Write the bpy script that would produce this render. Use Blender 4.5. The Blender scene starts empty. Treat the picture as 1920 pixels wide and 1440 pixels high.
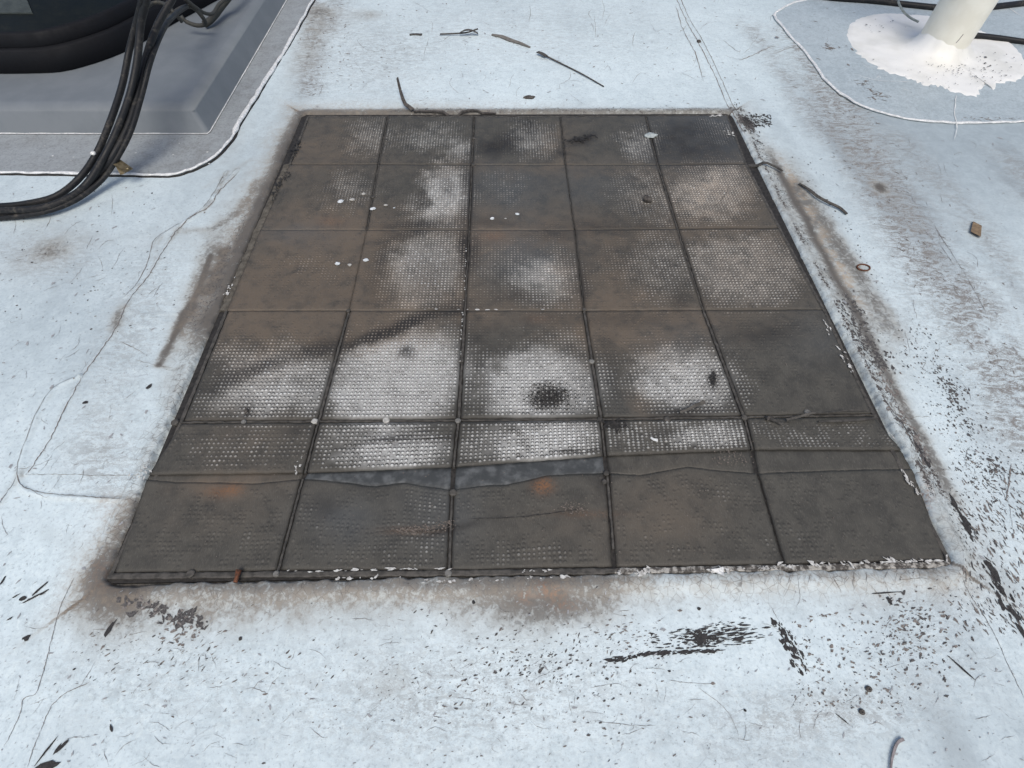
import bpy, bmesh, math, random
import numpy as np
from mathutils import Vector, noise as mnoise

random.seed(7); RNG = np.random.default_rng(7)
S = bpy.context.scene
COL = S.collection

# ------------------------------------------------------------------ camera, world, sun, exposure
FOC, PITCH, H = 957.0, math.atan(1350 / 957.0), 0.931
cam = bpy.data.objects.new('camera', bpy.data.cameras.new('camera'))
COL.objects.link(cam)
cam.location = (0, 0, H)
cam.rotation_euler = (math.pi / 2 - PITCH, 0, 0)
cam.data.sensor_width = 36; cam.data.lens = FOC / 1920 * 36
cam.data.clip_start = 0.02; cam.data.clip_end = 400
S.camera = cam
W = bpy.data.worlds.new('World'); S.world = W; W.use_nodes = True
wn = W.node_tree; bg = wn.nodes['Background']
sky = wn.nodes.new('ShaderNodeTexSky'); sky.sky_type = 'NISHITA'; sky.sun_disc = False
SUN_EL, SUN_AZ = math.radians(60), math.radians(176)      # azimuth clockwise from +Y
sky.sun_elevation = SUN_EL; sky.sun_rotation = SUN_AZ
sky.air_density = 1.0; sky.dust_density = 4.0; sky.ozone_density = 1.0
wn.links.new(sky.outputs[0], bg.inputs[0]); bg.inputs[1].default_value = 0.128
sun = bpy.data.objects.new('sun', bpy.data.lights.new('sun', 'SUN')); COL.objects.link(sun)
sun.data.energy = 1.15; sun.data.angle = math.radians(30); sun.data.color = (1.0, 0.985, 0.90)
sd_ = Vector((math.sin(SUN_AZ) * math.cos(SUN_EL), math.cos(SUN_AZ) * math.cos(SUN_EL), math.sin(SUN_EL)))
sun.rotation_euler = sd_.to_track_quat('Z', 'Y').to_euler()
S.view_settings.view_transform = 'Standard'; S.view_settings.look = 'None'
S.view_settings.gamma = 1; S.view_settings.use_curve_mapping = False
S.view_settings.exposure = 0.15

# ------------------------------------------------------------------ coordinates: survey points on the roof plane
CP, SP = math.cos(PITCH), math.sin(PITCH)
def G(px, py, z=0.0):
    dx = (np.asarray(px, float) - 960) / FOC; dy = (np.asarray(py, float) - 720) / FOC
    dz = -SP - dy * CP; t = (z - H) / dz
    return np.stack([dx * t, (CP - dy * SP) * t], -1)
def g3(px, py, z=0.0):
    a = G(px, py, z); return Vector((float(a[0]), float(a[1]), z))
def PX(x, y):
    zc = y * CP + H * SP; yc = y * SP - H * CP
    zc = np.maximum(zc, 0.05)
    return 960 + FOC * x / zc, 720 - FOC * yc / zc

# ------------------------------------------------------------------ numpy noise
def vnoise(x, y, seed=0):
    xi = np.floor(x).astype(np.int64); yi = np.floor(y).astype(np.int64)
    fx = x - xi; fy = y - yi; fx = fx * fx * (3 - 2 * fx); fy = fy * fy * (3 - 2 * fy)
    def h(a, b):
        n = (a * 374761393 + b * 668265263 + seed * 974711 + 1013904223) & 0xffffffff
        n = ((n ^ (n >> 13)) * 1274126177) & 0xffffffff
        n = ((n ^ (n >> 16)) * 2246822519) & 0xffffffff
        return ((n >> 7) & 0xffff) / 65535.0
    a = h(xi, yi); b = h(xi + 1, yi); c = h(xi, yi + 1); d = h(xi + 1, yi + 1)
    return (a * (1 - fx) + b * fx) * (1 - fy) + (c * (1 - fx) + d * fx) * fy
def fbm(x, y, s, seed=0, oct=4):
    r = 0; a = .5; t = 0
    for i in range(oct):
        r = r + a * vnoise(x * s, y * s, seed + i * 17); t += a; a *= .5; s *= 2.03
    return r / t
def sstep(a, b, v):
    t = np.clip((v - a) / (b - a), 0, 1); return t * t * (3 - 2 * t)
def polyline(pts, step=6, smooth=True):
    P = [np.array(p, float) for p in pts]
    if not smooth or len(P) < 3:
        out = []
        for a, b in zip(P, P[1:]):
            n = max(1, int(np.linalg.norm(b - a) / step))
            out += [a + (b - a) * i / n for i in range(n)]
        return np.array(out + [P[-1]])
    Q = [2 * P[0] - P[1]] + P + [2 * P[-1] - P[-2]]
    out = []
    for i in range(1, len(Q) - 2):
        p0, p1, p2, p3 = Q[i - 1:i + 3]
        n = max(2, int(np.linalg.norm(p2 - p1) / step))
        for k in range(n):
            t = k / n
            out.append(.5 * (2 * p1 + (p2 - p0) * t + (2 * p0 - 5 * p1 + 4 * p2 - p3) * t * t + (3 * p1 - p0 - 3 * p2 + p3) * t ** 3))
    return np.array(out + [P[-1]])
def polydist(x, y, pts, margin):
    out = np.full(x.shape, 9.0)
    for a, b in zip(pts, pts[1:]):
        lo = np.minimum(a, b) - margin; hi = np.maximum(a, b) + margin
        m = (x > lo[0]) & (x < hi[0]) & (y > lo[1]) & (y < hi[1])
        if not m.any(): continue
        d = b - a; L = max(1e-12, d @ d)
        t = np.clip(((x[m] - a[0]) * d[0] + (y[m] - a[1]) * d[1]) / L, 0, 1)
        dd = np.hypot(x[m] - a[0] - t * d[0], y[m] - a[1] - t * d[1])
        out[m] = np.minimum(out[m], dd)
    return out
def blob(px, py, cx, cy, rx, ry, amt=1.0, ang=0.0, p=2.0):
    c, s = math.cos(math.radians(ang)), math.sin(math.radians(ang))
    dx = px - cx; dy = py - cy
    r = np.sqrt(((dx * c + dy * s) / rx) ** 2 + ((-dx * s + dy * c) / ry) ** 2)
    return amt * np.exp(-r ** p * .7)

# ------------------------------------------------------------------ mesh helpers
def link(name, me, m=None, parent=None, label=None, cat=None, group=None, kind=None, smooth=False):
    o = bpy.data.objects.new(name, me); COL.objects.link(o)
    if m is not None:
        me.materials.clear(); me.materials.append(m)
    if parent is not None: o.parent = parent
    if label: o['label'] = label
    if cat: o['category'] = cat
    if group: o['group'] = group
    if kind: o['kind'] = kind
    if smooth and me is not None:
        me.polygons.foreach_set('use_smooth', np.ones(len(me.polygons), bool))
    return o
def empty(name, label, cat, loc=(0, 0, 0), group=None):
    o = bpy.data.objects.new(name, None); COL.objects.link(o); o.location = loc; o.empty_display_size = .1
    o['label'] = label; o['category'] = cat
    if group: o['group'] = group
    return o
def raw_mesh(name, V, F, attrs=None):
    """V (n,3) array, F list of tuples or (m,4) array"""
    me = bpy.data.meshes.new(name)
    if isinstance(F, np.ndarray):
        k = F.shape[1]
        me.vertices.add(len(V)); me.vertices.foreach_set('co', np.asarray(V, np.float32).ravel())
        me.loops.add(F.size); me.loops.foreach_set('vertex_index', F.astype(np.int32).ravel())
        me.polygons.add(len(F))
        me.polygons.foreach_set('loop_start', (np.arange(len(F)) * k).astype(np.int32))
        me.update(calc_edges=True)
    else:
        me.from_pydata([tuple(map(float, v)) for v in V], [], F); me.update()
    for n, a in (attrs or {}).items():
        at = me.attributes.new(n, 'FLOAT', 'POINT'); at.data.foreach_set('value', np.asarray(a, np.float32))
    return me
def tube_data(pts, r, n=10, caps=True, flat=1.0):
    """pts list of 3-vectors; r scalar or list"""
    P = [Vector(p) for p in pts]; R = r if hasattr(r, '__len__') else [r] * len(P)
    T = []
    for i in range(len(P)):
        T.append((P[min(i + 1, len(P) - 1)] - P[max(i - 1, 0)]).normalized())
    up = Vector((0, 0, 1)) if abs(T[0].z) < .9 else Vector((1, 0, 0))
    side = T[0].cross(up).normalized(); V = []; F = []
    for i in range(len(P)):
        side = (side - T[i] * side.dot(T[i])).normalized(); nn = side.cross(T[i])
        for k in range(n):
            a = 2 * math.pi * k / n
            V.append(P[i] + side * (math.cos(a) * R[i]) + nn * (math.sin(a) * R[i] * flat))
    for i in range(len(P) - 1):
        for k in range(n):
            F.append((i * n + k, i * n + (k + 1) % n, (i + 1) * n + (k + 1) % n, (i + 1) * n + k))
    if caps:
        F.append(tuple(range(n))[::-1]); F.append(tuple((len(P) - 1) * n + k for k in range(n)))
    return V, F
def tube(name, pts, r, m, n=10, flat=1.0, **kw):
    V, F = tube_data(pts, r, n, True, flat)
    me = raw_mesh(name, V, F); o = link(name, me, m, smooth=True, **kw); me.update(); return o
def smooth3(pts, step=.02):
    return [Vector(p) for p in polyline(pts, step)]
def fix_normals(me):
    bm = bmesh.new(); bm.from_mesh(me); bmesh.ops.recalc_face_normals(bm, faces=bm.faces); bm.to_mesh(me); bm.free()

# ------------------------------------------------------------------ node helpers
class NT:
    def __init__(s, name):
        s.m = bpy.data.materials.new(name); s.m.use_nodes = True; s.t = s.m.node_tree
        s.b = s.t.nodes['Principled BSDF']; s.pos = s.t.nodes.new('ShaderNodeTexCoord').outputs['Object']
    def lk(s, v, i):
        if isinstance(v, bpy.types.NodeSocket): s.t.links.new(v, i)
        else: i.default_value = v
    def attr(s, n):
        a = s.t.nodes.new('ShaderNodeAttribute'); a.attribute_name = n; return a.outputs['Fac']
    def mp(s, scale=(1, 1, 1), rot=0, loc=(0, 0, 0)):
        n = s.t.nodes.new('ShaderNodeMapping'); s.lk(s.pos, n.inputs[0])
        n.inputs['Rotation'].default_value = (0, 0, math.radians(rot)); n.inputs['Scale'].default_value = scale
        n.inputs['Location'].default_value = loc; return n.outputs[0]
    def noise(s, scale, det=4, rough=.55, dist=0, vec=None):
        n = s.t.nodes.new('ShaderNodeTexNoise'); s.lk(vec or s.pos, n.inputs['Vector'])
        n.inputs['Scale'].default_value = scale; n.inputs['Detail'].default_value = det
        n.inputs['Roughness'].default_value = rough; n.inputs['Distortion'].default_value = dist
        return n.outputs['Fac']
    def voro(s, scale, feat='DISTANCE_TO_EDGE', vec=None, rnd=1.0):
        n = s.t.nodes.new('ShaderNodeTexVoronoi'); n.feature = feat; s.lk(vec or s.pos, n.inputs['Vector'])
        n.inputs['Scale'].default_value = scale; n.inputs['Randomness'].default_value = rnd
        return n.outputs['Distance']
    def mth(s, op, a, b=0.0, clamp=False):
        n = s.t.nodes.new('ShaderNodeMath'); n.operation = op; n.use_clamp = clamp
        s.lk(a, n.inputs[0]); s.lk(b, n.inputs[1]); return n.outputs[0]
    def ss(s, v, a, b, c=0.0, d=1.0):
        n = s.t.nodes.new('ShaderNodeMapRange'); n.interpolation_type = 'SMOOTHSTEP'
        s.lk(v, n.inputs[0])
        for i, q in enumerate((a, b, c, d)): s.lk(q, n.inputs[i + 1])
        return n.outputs[0]
    def mix(s, f, a, b):
        n = s.t.nodes.new('ShaderNodeMix'); n.data_type = 'RGBA'
        s.lk(f, n.inputs[0])
        for v, i in ((a, n.inputs[6]), (b, n.inputs[7])):
            s.lk(v if isinstance(v, bpy.types.NodeSocket) else (*v, 1.0), i)
        return n.outputs[2]
    def out(s, col, rough=.6, bump=None, bstr=.5, bdist=.001, spec=.4, metal=0.0):
        s.lk(col if isinstance(col, bpy.types.NodeSocket) else (*col, 1.0), s.b.inputs['Base Color'])
        s.lk(rough, s.b.inputs['Roughness']); s.b.inputs['Specular IOR Level'].default_value = spec
        s.b.inputs['Metallic'].default_value = metal
        if bump is not None:
            n = s.t.nodes.new('ShaderNodeBump'); n.inputs['Strength'].default_value = bstr; n.inputs['Distance'].default_value = bdist
            s.lk(bump, n.inputs['Height']); s.t.links.new(n.outputs[0], s.b.inputs['Normal'])
        return s.m
def simple(name, c1, c2, scale=60, rough=.6, bstr=.4, bdist=.0006, spec=.4, metal=0.0, lo=.35, hi=.65):
    s = NT(name); f = s.noise(scale, 5, .6)
    return s.out(s.mix(s.ss(f, lo, hi), c1, c2), rough, s.noise(scale * 4, 3), bstr, bdist, spec, metal)

# ------------------------------------------------------------------ materials
def coat_material(name, white, shade, grey, use_attr=True):
    s = NT(name)
    nb = s.noise(2.2, 4, .6); nm = s.noise(24, 5, .62, .6); nf = s.noise(150, 4, .65); nh = s.noise(420, 2, .6)
    ns = s.noise(1, 5, .65, .8, s.mp((60, 190, 60), 8))
    col = s.mix(s.ss(s.mth('ADD', s.mth('MULTIPLY', nm, .6), s.mth('MULTIPLY', nb, .5)), .42, .72), white, shade)
    blot = s.noise(70, 4, .6, .7)
    col = s.mix(s.ss(blot, .52, .70, 0, .40), col, tuple(.80 * a for a in shade))
    col = s.mix(s.ss(blot, .47, .33, 0, .5), col, tuple(min(.88, a * 1.10) for a in white))
    col = s.mix(s.ss(nf, .53, .70, 0, .62), col, tuple(.62 * a for a in shade))
    col = s.mix(s.ss(nf, .47, .32, 0, .6), col, tuple(min(.88, a * 1.10) for a in white))
    # hairline crazing in patches
    cz = s.voro(26, vec=s.mp((1, 1.5, 1), 20)); cz2 = s.voro(70)
    warp = s.noise(5, 3, .6)
    col = s.mix(s.mth('MULTIPLY', s.ss(cz, .03, .0), s.ss(warp, .55, .68, 0, .35)), col, (.25, .27, .30))
    if not use_attr:
        col = s.mix(s.ss(ns, .56, .76, 0, .35), col, grey)
        return s.out(col, .55, s.mth('ADD', nm, s.mth('MULTIPLY', nf, .4)), .35, .0015)
    soil_shade, tan, rust, bare, gry, scuff, crk = [s.attr(a) for a in ('soil_shade', 'tan', 'rust', 'bare', 'grey', 'scuff', 'crackle')]
    col = s.mix(s.mth('MULTIPLY', gry, s.ss(nm, .2, .8, .8, 1.0)), col, grey)
    # scuffs: fine brown-grey hair strokes
    stroke = s.noise(1, 5, .72, 2.4, s.mp((120, 280, 120), -28)); ripple = s.noise(1, 3, .6, 1.6, s.mp((24, 54, 22), 24))
    sc = s.mth('MULTIPLY', scuff, s.ss(s.mth('ADD', stroke, s.mth('MULTIPLY', ripple, .75)), .80, .98))
    col = s.mix(s.mth('MULTIPLY', sc, 1.0, True), col, (.195, .18, .162))
    col = s.mix(s.mth('MULTIPLY', scuff, .20), col, (.36, .37, .37))
    # soil film, with the painted shade beside the seams
    sf = s.ss(s.mth('ADD', soil_shade, s.mth('MULTIPLY', s.mth('SUBTRACT', nm, .5), s.mth('MULTIPLY', soil_shade, 1.3))), .0, .95)
    sf2 = s.ss(s.mth('ADD', soil_shade, s.mth('MULTIPLY', s.mth('SUBTRACT', s.mth('ADD', s.mth('MULTIPLY', blot, .5), s.mth('MULTIPLY', nf, .5)), .5), 3.2)), .45, 1.0)
    col = s.mix(s.mth('MULTIPLY', sf, .72), col, s.mix(s.ss(nf, .35, .65), (.25, .238, .205), (.43, .415, .37)))
    col = s.mix(s.mth('MULTIPLY', s.mth('MULTIPLY', sf2, soil_shade), .8, True), col, (.10, .09, .078))
    tf = s.mth('MULTIPLY', tan, s.ss(s.mth('ADD', nf, nm), .72, 1.15, .25, 1.0))
    col = s.mix(s.mth('MULTIPLY', tf, s.ss(blot, .35, .6, .25, 1)), col, (.47, .37, .26))
    rf = s.mth('MULTIPLY', rust, s.ss(nf, .38, .66))
    col = s.mix(rf, col, (.36, .15, .055))
    ce = s.ss(cz2, .045, .0); col = s.mix(s.mth('MULTIPLY', s.mth('MULTIPLY', ce, crk), s.ss(nm, .3, .6)), col, (.13, .12, .11))
    # bare membrane under peeled paint
    bn = s.mth('ADD', s.mth('MULTIPLY', nf, .75), s.mth('MULTIPLY', nh, .25))
    bf = s.ss(s.mth('SUBTRACT', s.mth('MULTIPLY', bare, .60), s.mth('SUBTRACT', bn, .18)), -.02, .02)
    bf = s.mth('MULTIPLY', bf, s.ss(bare, .02, .12))
    col = s.mix(bf, col, s.mix(nh, (.055, .05, .046), (.115, .10, .09)))
    hgt = s.mth('SUBTRACT', s.mth('ADD', s.mth('MULTIPLY', nm, .9), s.mth('MULTIPLY', nf, .45)), s.mth('MULTIPLY', bf, .8))
    return s.out(col, s.ss(nm, .3, .7, .48, .66), hgt, .42, .0016, .4)

M = {}
M['roof'] = coat_material('white_roof_coating', (.712, .815, .838), (.60, .70, .728), (.31, .365, .395))
M['patch'] = coat_material('grey_roof_patch', (.43, .495, .525), (.345, .405, .435), (.28, .31, .325), False)
M['flange'] = coat_material('weathered_grey_flange', (.305, .33, .34), (.225, .235, .235), (.40, .43, .44), False)
M['white_bead'] = simple('white_sealant', (.80, .81, .80), (.58, .60, .60), 90, .5, .7, .002)
M['sealant'] = simple('bright_sealant', (.85, .85, .82), (.78, .79, .76), 30, .45, .35, .0015)
def sealant_mat():
    s = NT('sealant_skirt'); d = s.attr('rad'); n = s.noise(160, 3, .6); m = s.noise(7, 3)
    c = s.mix(s.ss(m, .4, .7), (.80, .80, .775), (.68, .68, .645))
    c = s.mix(s.mth('MULTIPLY', s.attr('stain'), .8), c, (.80, .74, .56))
    c = s.mix(s.mth('MULTIPLY', s.ss(n, .70, .74), s.attr('fleck')), c, (.10, .10, .09))
    return s.out(c, .5, s.noise(26, 3), .22, .002)
M['skirt'] = sealant_mat()
M['cream'] = simple('cream_pole_paint', (.77, .755, .67), (.71, .69, .60), 14, .42, .3, .001)
M['plinth'] = simple('grey_gelcoat', (.178, .198, .215), (.158, .178, .195), 11, .6, .35, .001, .3)
def black(name, c=(.012, .013, .015), r=.5, d=(.05, .047, .04)):
    s = NT(name); n = s.noise(20, 5, .7); m = s.noise(130, 4, .6)
    f = s.mth('MULTIPLY', s.ss(n, .45, .75), s.ss(m, .4, .7))
    return s.out(s.mix(f, c, d), s.ss(n, .3, .7, r, min(1, r + .2)), m, .3, .0006, .25)
M['cable'] = black('black_cable_jacket', (.013, .014, .016), .40, (.095, .086, .072))
M['wire'] = black('weathered_wire', (.05, .05, .045), .5, (.12, .105, .08))
M['housing'] = black('black_housing', (.0035, .004, .006), .6, (.007, .0075, .009))
M['lid'] = black('dark_glossy_lid', (.004, .006, .005), .3, (.010, .013, .010))
M['lid_patch'] = simple('dull_green_grey_patch', (.052, .062, .057), (.035, .042, .039), 40, .4)
M['dark'] = simple('dull_black', (.014, .013, .012), (.034, .031, .028), 120, .75)
M['strip'] = simple('dirty_rubber_strip', (.042, .039, .034), (.088, .081, .071), 90, .7, .5)
M['debris_dark'] = simple('dry_dark_scrap', (.045, .040, .036), (.10, .09, .08), 140, .8)
M['debris_brown'] = simple('dry_brown_scrap', (.16, .115, .075), (.25, .18, .11), 120, .8)
M['fleck_dark'] = simple('bare_black_membrane', (.050, .048, .048), (.120, .112, .108), 300, .8)
M['fleck_brown'] = simple('bare_brown_membrane', (.13, .115, .105), (.25, .225, .205), 300, .8)
M['fleck_grey'] = simple('thin_grey_scuff', (.27, .28, .29), (.38, .39, .40), 300, .7)
M['paint'] = simple('white_paint_flake', (.78, .79, .77), (.60, .60, .58), 200, .6)
M['clip'] = simple('tarnished_brass_clip', (.10, .08, .045), (.20, .165, .10), 90, .45, .4, .0005, .5, .6)
M['rust'] = simple('rusty_steel', (.16, .06, .03), (.07, .035, .022), 200, .85)
M['slate'] = simple('slate_grey_lap', (.046, .050, .051), (.120, .126, .127), 40, .7, .6, .0008, .4, 0, .40, .72)
M['dropping'] = simple('dried_dropping', (.72, .75, .77), (.50, .54, .55), 120, .7)
M['dusty'] = simple('silted_rubber_strip', (.070, .062, .050), (.135, .122, .10), 70, .8, .6, .001, .3)
M['flaky'] = simple('paint_flaked_rubber', (.075, .068, .06), (.40, .385, .35), 110, .75, .8, .001, .3, 0, .42, .62)
def tile_material():
    s = NT('studded_rubber_tile')
    pale, warm, blue, blk, rust = [s.attr(a) for a in ('pale', 'warm', 'blue', 'black', 'rust')]
    nm = s.noise(26, 5, .65, .4); nf = s.noise(230, 4, .7); nh = s.noise(700, 2, .6)
    weave = s.noise(1, 3, .6, .2, s.mp((700, 130, 300), 24))
    d = s.mix(s.ss(nm, .3, .7), (.050, .0470, .039), (.078, .0735, .062))
    d = s.mix(s.mth('MULTIPLY', warm, s.ss(nm, .1, .6)), d, (.128, .101, .074))
    d = s.mix(s.mth('MULTIPLY', blue, .8), d, (.085, .095, .102))
    d = s.mix(s.ss(weave, .48, .75, 0, .42), d, (.15, .142, .125))
    d = s.mix(s.ss(s.noise(90, 4, .6, .5), .57, .77, 0, .32), d, (.036, .033, .028))
    d = s.mix(s.ss(nf, .58, .74, 0, .55), d, (.028, .026, .024))
    pe = s.ss(s.mth('ADD', pale, s.mth('MULTIPLY', s.mth('SUBTRACT', s.mth('ADD', s.mth('MULTIPLY', nm, .6), s.mth('MULTIPLY', nf, .4)), .5), .5)), .14, .92)
    c = s.mix(s.ss(nf, .3, .7), (.50, .50, .475), (.30, .297, .28))
    c = s.mix(s.ss(s.noise(14, 5, .65, .8, s.mp((1, .5, 1), 20)), .46, .72, 0, .55), c, (.235, .23, .215))
    c = s.mix(warm, c, (.42, .37, .31))
    c = s.mix(s.ss(pale, .98, 1.3), c, (.63, .635, .615))
    col = s.mix(pe, d, c)
    col = s.mix(s.mth('MULTIPLY', blk, s.ss(nf, .25, .65, .75, 1.0), True), col, (.020, .018, .016))
    col = s.mix(s.mth('MULTIPLY', rust, s.ss(nf, .3, .6)), col, (.21, .10, .045))
    col = s.mix(s.ss(nh, .72, .78, 0, .5), col, (.35, .33, .30))
    return s.out(col, s.ss(nm, .3, .7, .52, .75), s.mth('ADD', nf, s.mth('MULTIPLY', weave, .3)), .5, .0006, .4)
M['tile'] = tile_material()

# ------------------------------------------------------------------ survey of the mat
NODES = [[(577, 219), (728, 219), (889, 219), (1050, 219), (1210, 219), (1366, 217)],
         [(541, 310), (710, 310), (885, 311), (1060, 311), (1233, 311), (1402, 309)],
         [(487, 433), (688, 433), (880, 433), (1077, 433), (1270, 431), (1465, 429)],
         [(423, 584), (655, 584), (872, 584), (1095, 584), (1318, 583), (1548, 582)],
         [(338, 793), (598, 791), (860, 789), (1127, 787), (1394, 783), (1642, 779)],
         [(205, 1082), (520, 1078), (842, 1076), (1152, 1072), (1470, 1066), (1785, 1058)]]
LAP = [(272, 893), (573, 889), (851, 878), (1134, 857), (1410, 845), (1700, 846)]
WAVE = [[(268, 900), (330, 905), (400, 906), (480, 908), (568, 899)],
        [(568, 899), (620, 903), (664, 908), (700, 913), (760, 906), (800, 913), (848, 920)],
        [(848, 920), (900, 912), (950, 910), (1000, 899), (1022, 893), (1070, 890), (1138, 888)],
        [(1138, 888), (1200, 892), (1243, 884), (1290, 876), (1340, 882), (1418, 889)],
        [(1418, 889), (1500, 886), (1600, 882), (1720, 880)]]
OUT = [G(566, 214), G(1372, 212), G(1792, 1064), G(193, 1096)]          # outline of the mat, clockwise seen from above
def edge_sd(x, y):
    r = []
    for i in range(4):
        a, b = OUT[i], OUT[(i + 1) % 4]; d = b - a; n = np.array([-d[1], d[0]]) / np.linalg.norm(d)
        r.append((x - a[0]) * n[0] + (y - a[1]) * n[1])
    return r            # top, right, bottom, left; positive outside
SEAMS = {  # raised membrane laps in the coating, (points, height m, width m)
    'left_a': ([(446, 318), (412, 352), (392, 385), (352, 412), (326, 440), (300, 480), (275, 522), (245, 560), (222, 610), (190, 655), (152, 706)], .0036, .006),
    'left_b': ([(425, 322), (402, 365), (372, 402), (330, 425), (296, 450), (285, 490), (262, 530), (236, 556)], .0026, .005),
    'left_c': ([(152, 706), (105, 728), (75, 770), (58, 810), (42, 860), (36, 890), (42, 915), (66, 926), (110, 932), (160, 934), (232, 938)], .0030, .005),
    'left_d': ([(152, 708), (125, 760), (92, 825), (62, 872), (48, 890)], .0024, .004),
    'left_e': ([(36, 890), (14, 925), (0, 945), (-40, 1000)], .0014, .004),
    'right_a': ([(1262, -30), (1290, 35), (1316, 80), (1345, 140), (1372, 200), (1400, 252)], .0036, .006),
    'right_b': ([(1270, 10), (1285, 55), (1308, 100), (1322, 150)], .0012, .005),
    'right_c': ([(1385, 112), (1420, 98), (1455, 84)], .0018, .005),
    'right_d': ([(1455, 98), (1476, 90), (1496, 84)], .0018, .005),
}
SEAM_W = {k: (G(*polyline(v[0], 10).T), v[1], v[2]) for k, v in SEAMS.items()}

def roof_z(x, y):
    z = (fbm(x, y, 2.1, 3, 3) - .5) * .006 + (fbm(x, y, 17, 9, 3) - .5) * .0022
    sd = edge_sd(x, y)
    near = sstep(.25, .0, np.maximum.reduce(sd)); z = z * (1 - .8 * near)
    for k, (p, h, w) in SEAM_W.items():
        d = polydist(x, y, p, w * 3.2)
        z = z + h * np.exp(-(d / w) ** 2) * (.6 + .8 * vnoise(x * 40, y * 40, 5))
    px, py = PX(x, y)
    z = z + blob(px, py, 280, 600, 60, 26, .0028, -6) * (fbm(x * .6 + y, y * 1.6, 60, 33, 3) - .3)
    # coating laps up against the mat: a lip, lower at the near right where paint runs on to the rubber
    t, r, b, l = sd
    j = (fbm(x, y, 55, 21, 3) - .5) * .010
    m = np.maximum.reduce(sd)
    for a, b in ((t, r), (r, b), (b, l), (l, t)):
        m = np.maximum(m, np.where((a > -.03) & (b > -.03), np.hypot(a + .03, b + .03) - .03, -9))
    m = m + j
    lip = .0062 + .0050 * sstep(-.03, .01, r) * sstep(-.2, .2, 1.0 - y)
    z = z + lip * np.exp(-((m - .016) / .016) ** 2) * (m > -.02)
    mg = m - .0075 * (np.clip((l > t - .02) * blob(px, py, 325, 800, 200, 130, 1, 0, 4) + (r > t - .02) * blob(px, py, 1660, 790, 200, 120, 1, 0, 4), 0, 1)) - .004 * blob(px, py, 220, 1090, 60, 40)
    z = np.where(mg < .002, z * sstep(-.004, .002, mg) - .010 * sstep(.002, -.004, mg), z)
    return z

# ------------------------------------------------------------------ the roof sheet with its wear attributes
def grid_axis(segs):
    out = []
    for a, b, s in segs: out += list(np.arange(a, b - s * .3, s))
    return np.array(out + [segs[-1][1]])
gx = grid_axis([(-40, -5, 2.5), (-5, -2.7, .1), (-2.7, -1.35, .0062), (-1.35, 1.35, .0030), (1.35, 2.7, .0062), (2.7, 5, .1), (5, 40, 2.5)])
gy = grid_axis([(-30, -1, 1.5), (-1, -.1, .03), (-.1, .5, .0022), (.5, 1.1, .0030), (1.1, 1.9, .0050), (1.9, 3.1, .0090), (3.1, 5, .1), (5, 60, 2.5)])
XX, YY = np.meshgrid(gx, gy)
sdm = np.maximum.reduce(edge_sd(XX, YY))
ny, nx = XX.shape
idx = np.arange(nx * ny).reshape(ny, nx)
keep = ~((sdm < -.03)[:-1, :-1] & (sdm < -.03)[1:, 1:])
px_, py_ = PX(XX, YY)
big = (np.abs(XX) < 2.9) & (YY > -.2) & (YY < 3.3)
vis = (px_ > -160) & (px_ < 2080) & big
coarse = ~vis[:-1, :-1]
F = np.stack([idx[:-1, :-1], idx[:-1, 1:], idx[1:, 1:], idx[1:, :-1]], -1)[keep]
used = np.zeros(nx * ny, bool); used[F.ravel()] = True
remap = np.cumsum(used) - 1
F = remap[F]; X = XX.ravel()[used]; Y = YY.ravel()[used]
Z = roof_z(X, Y)
PXv, PYv = PX(X, Y)
n1 = fbm(X, Y, 12, 31, 4); n2 = fbm(X, Y, 40, 41, 4); n3 = fbm(X, Y, 4, 51, 3)
dt, dr, db, dl = edge_sd(X, Y)
dm = np.maximum.reduce([dt, dr, db, dl])
def band(d, a, b, soft):
    return sstep(a - soft, a + soft * .2, d) * sstep(b + soft, b - soft * .2, d)
soil_shade = np.zeros_like(X); tan = soil_shade.copy(); rust = soil_shade.copy(); bare = soil_shade.copy(); grey = soil_shade.copy(); scuff = soil_shade.copy(); crackle = soil_shade.copy()
w = (n1 - .5) * .05
inL = (dl >= dm - .004); inR = (dr >= dm - .004); inT = (dt >= dm - .004); inB = (db >= dm - .004)
# left edge
ly = PYv
fL = sstep(690, 600, ly)
soil_shade += inL * fL * (.80 * np.exp(-((dl + w * .5) / .036) ** 2)) + inL * fL * .40 * np.exp(-((dl + w) / .085) ** 2)
bare += inL * fL * .42 * band(dl + w, .012, .055, .02) * sstep(300, 420, ly)
tan += inL * fL * .22 * np.exp(-((dl - .05 + w) / .04) ** 2)
soil_shade += inL * (1 - fL) * (.50 * np.exp(-((dl + w) / .035) ** 2))
crackle += inL * np.exp(-(dl / .05) ** 2)
fLb = sstep(905, 950, ly)
soil_shade += inL * fLb * .46 * np.exp(-((dl + w) / .065) ** 2); tan += inL * fLb * .32 * np.exp(-((dl - .045 + w) / .04) ** 2)
# top edge
soil_shade += inT * (.62 * np.exp(-((dt + w * .5) / .055) ** 2)) * (.7 + .4 * sstep(1200, 700, PXv)) + inT * .5 * np.exp(-((dt + w * .3) / .028) ** 2)
tan += inT * .30 * np.exp(-((dt - .05 + w) / .05) ** 2) * sstep(1250, 800, PXv)
bare += inT * .42 * band(dt + w * .4, .004, .035, .012) * sstep(640, 760, PXv)
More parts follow.
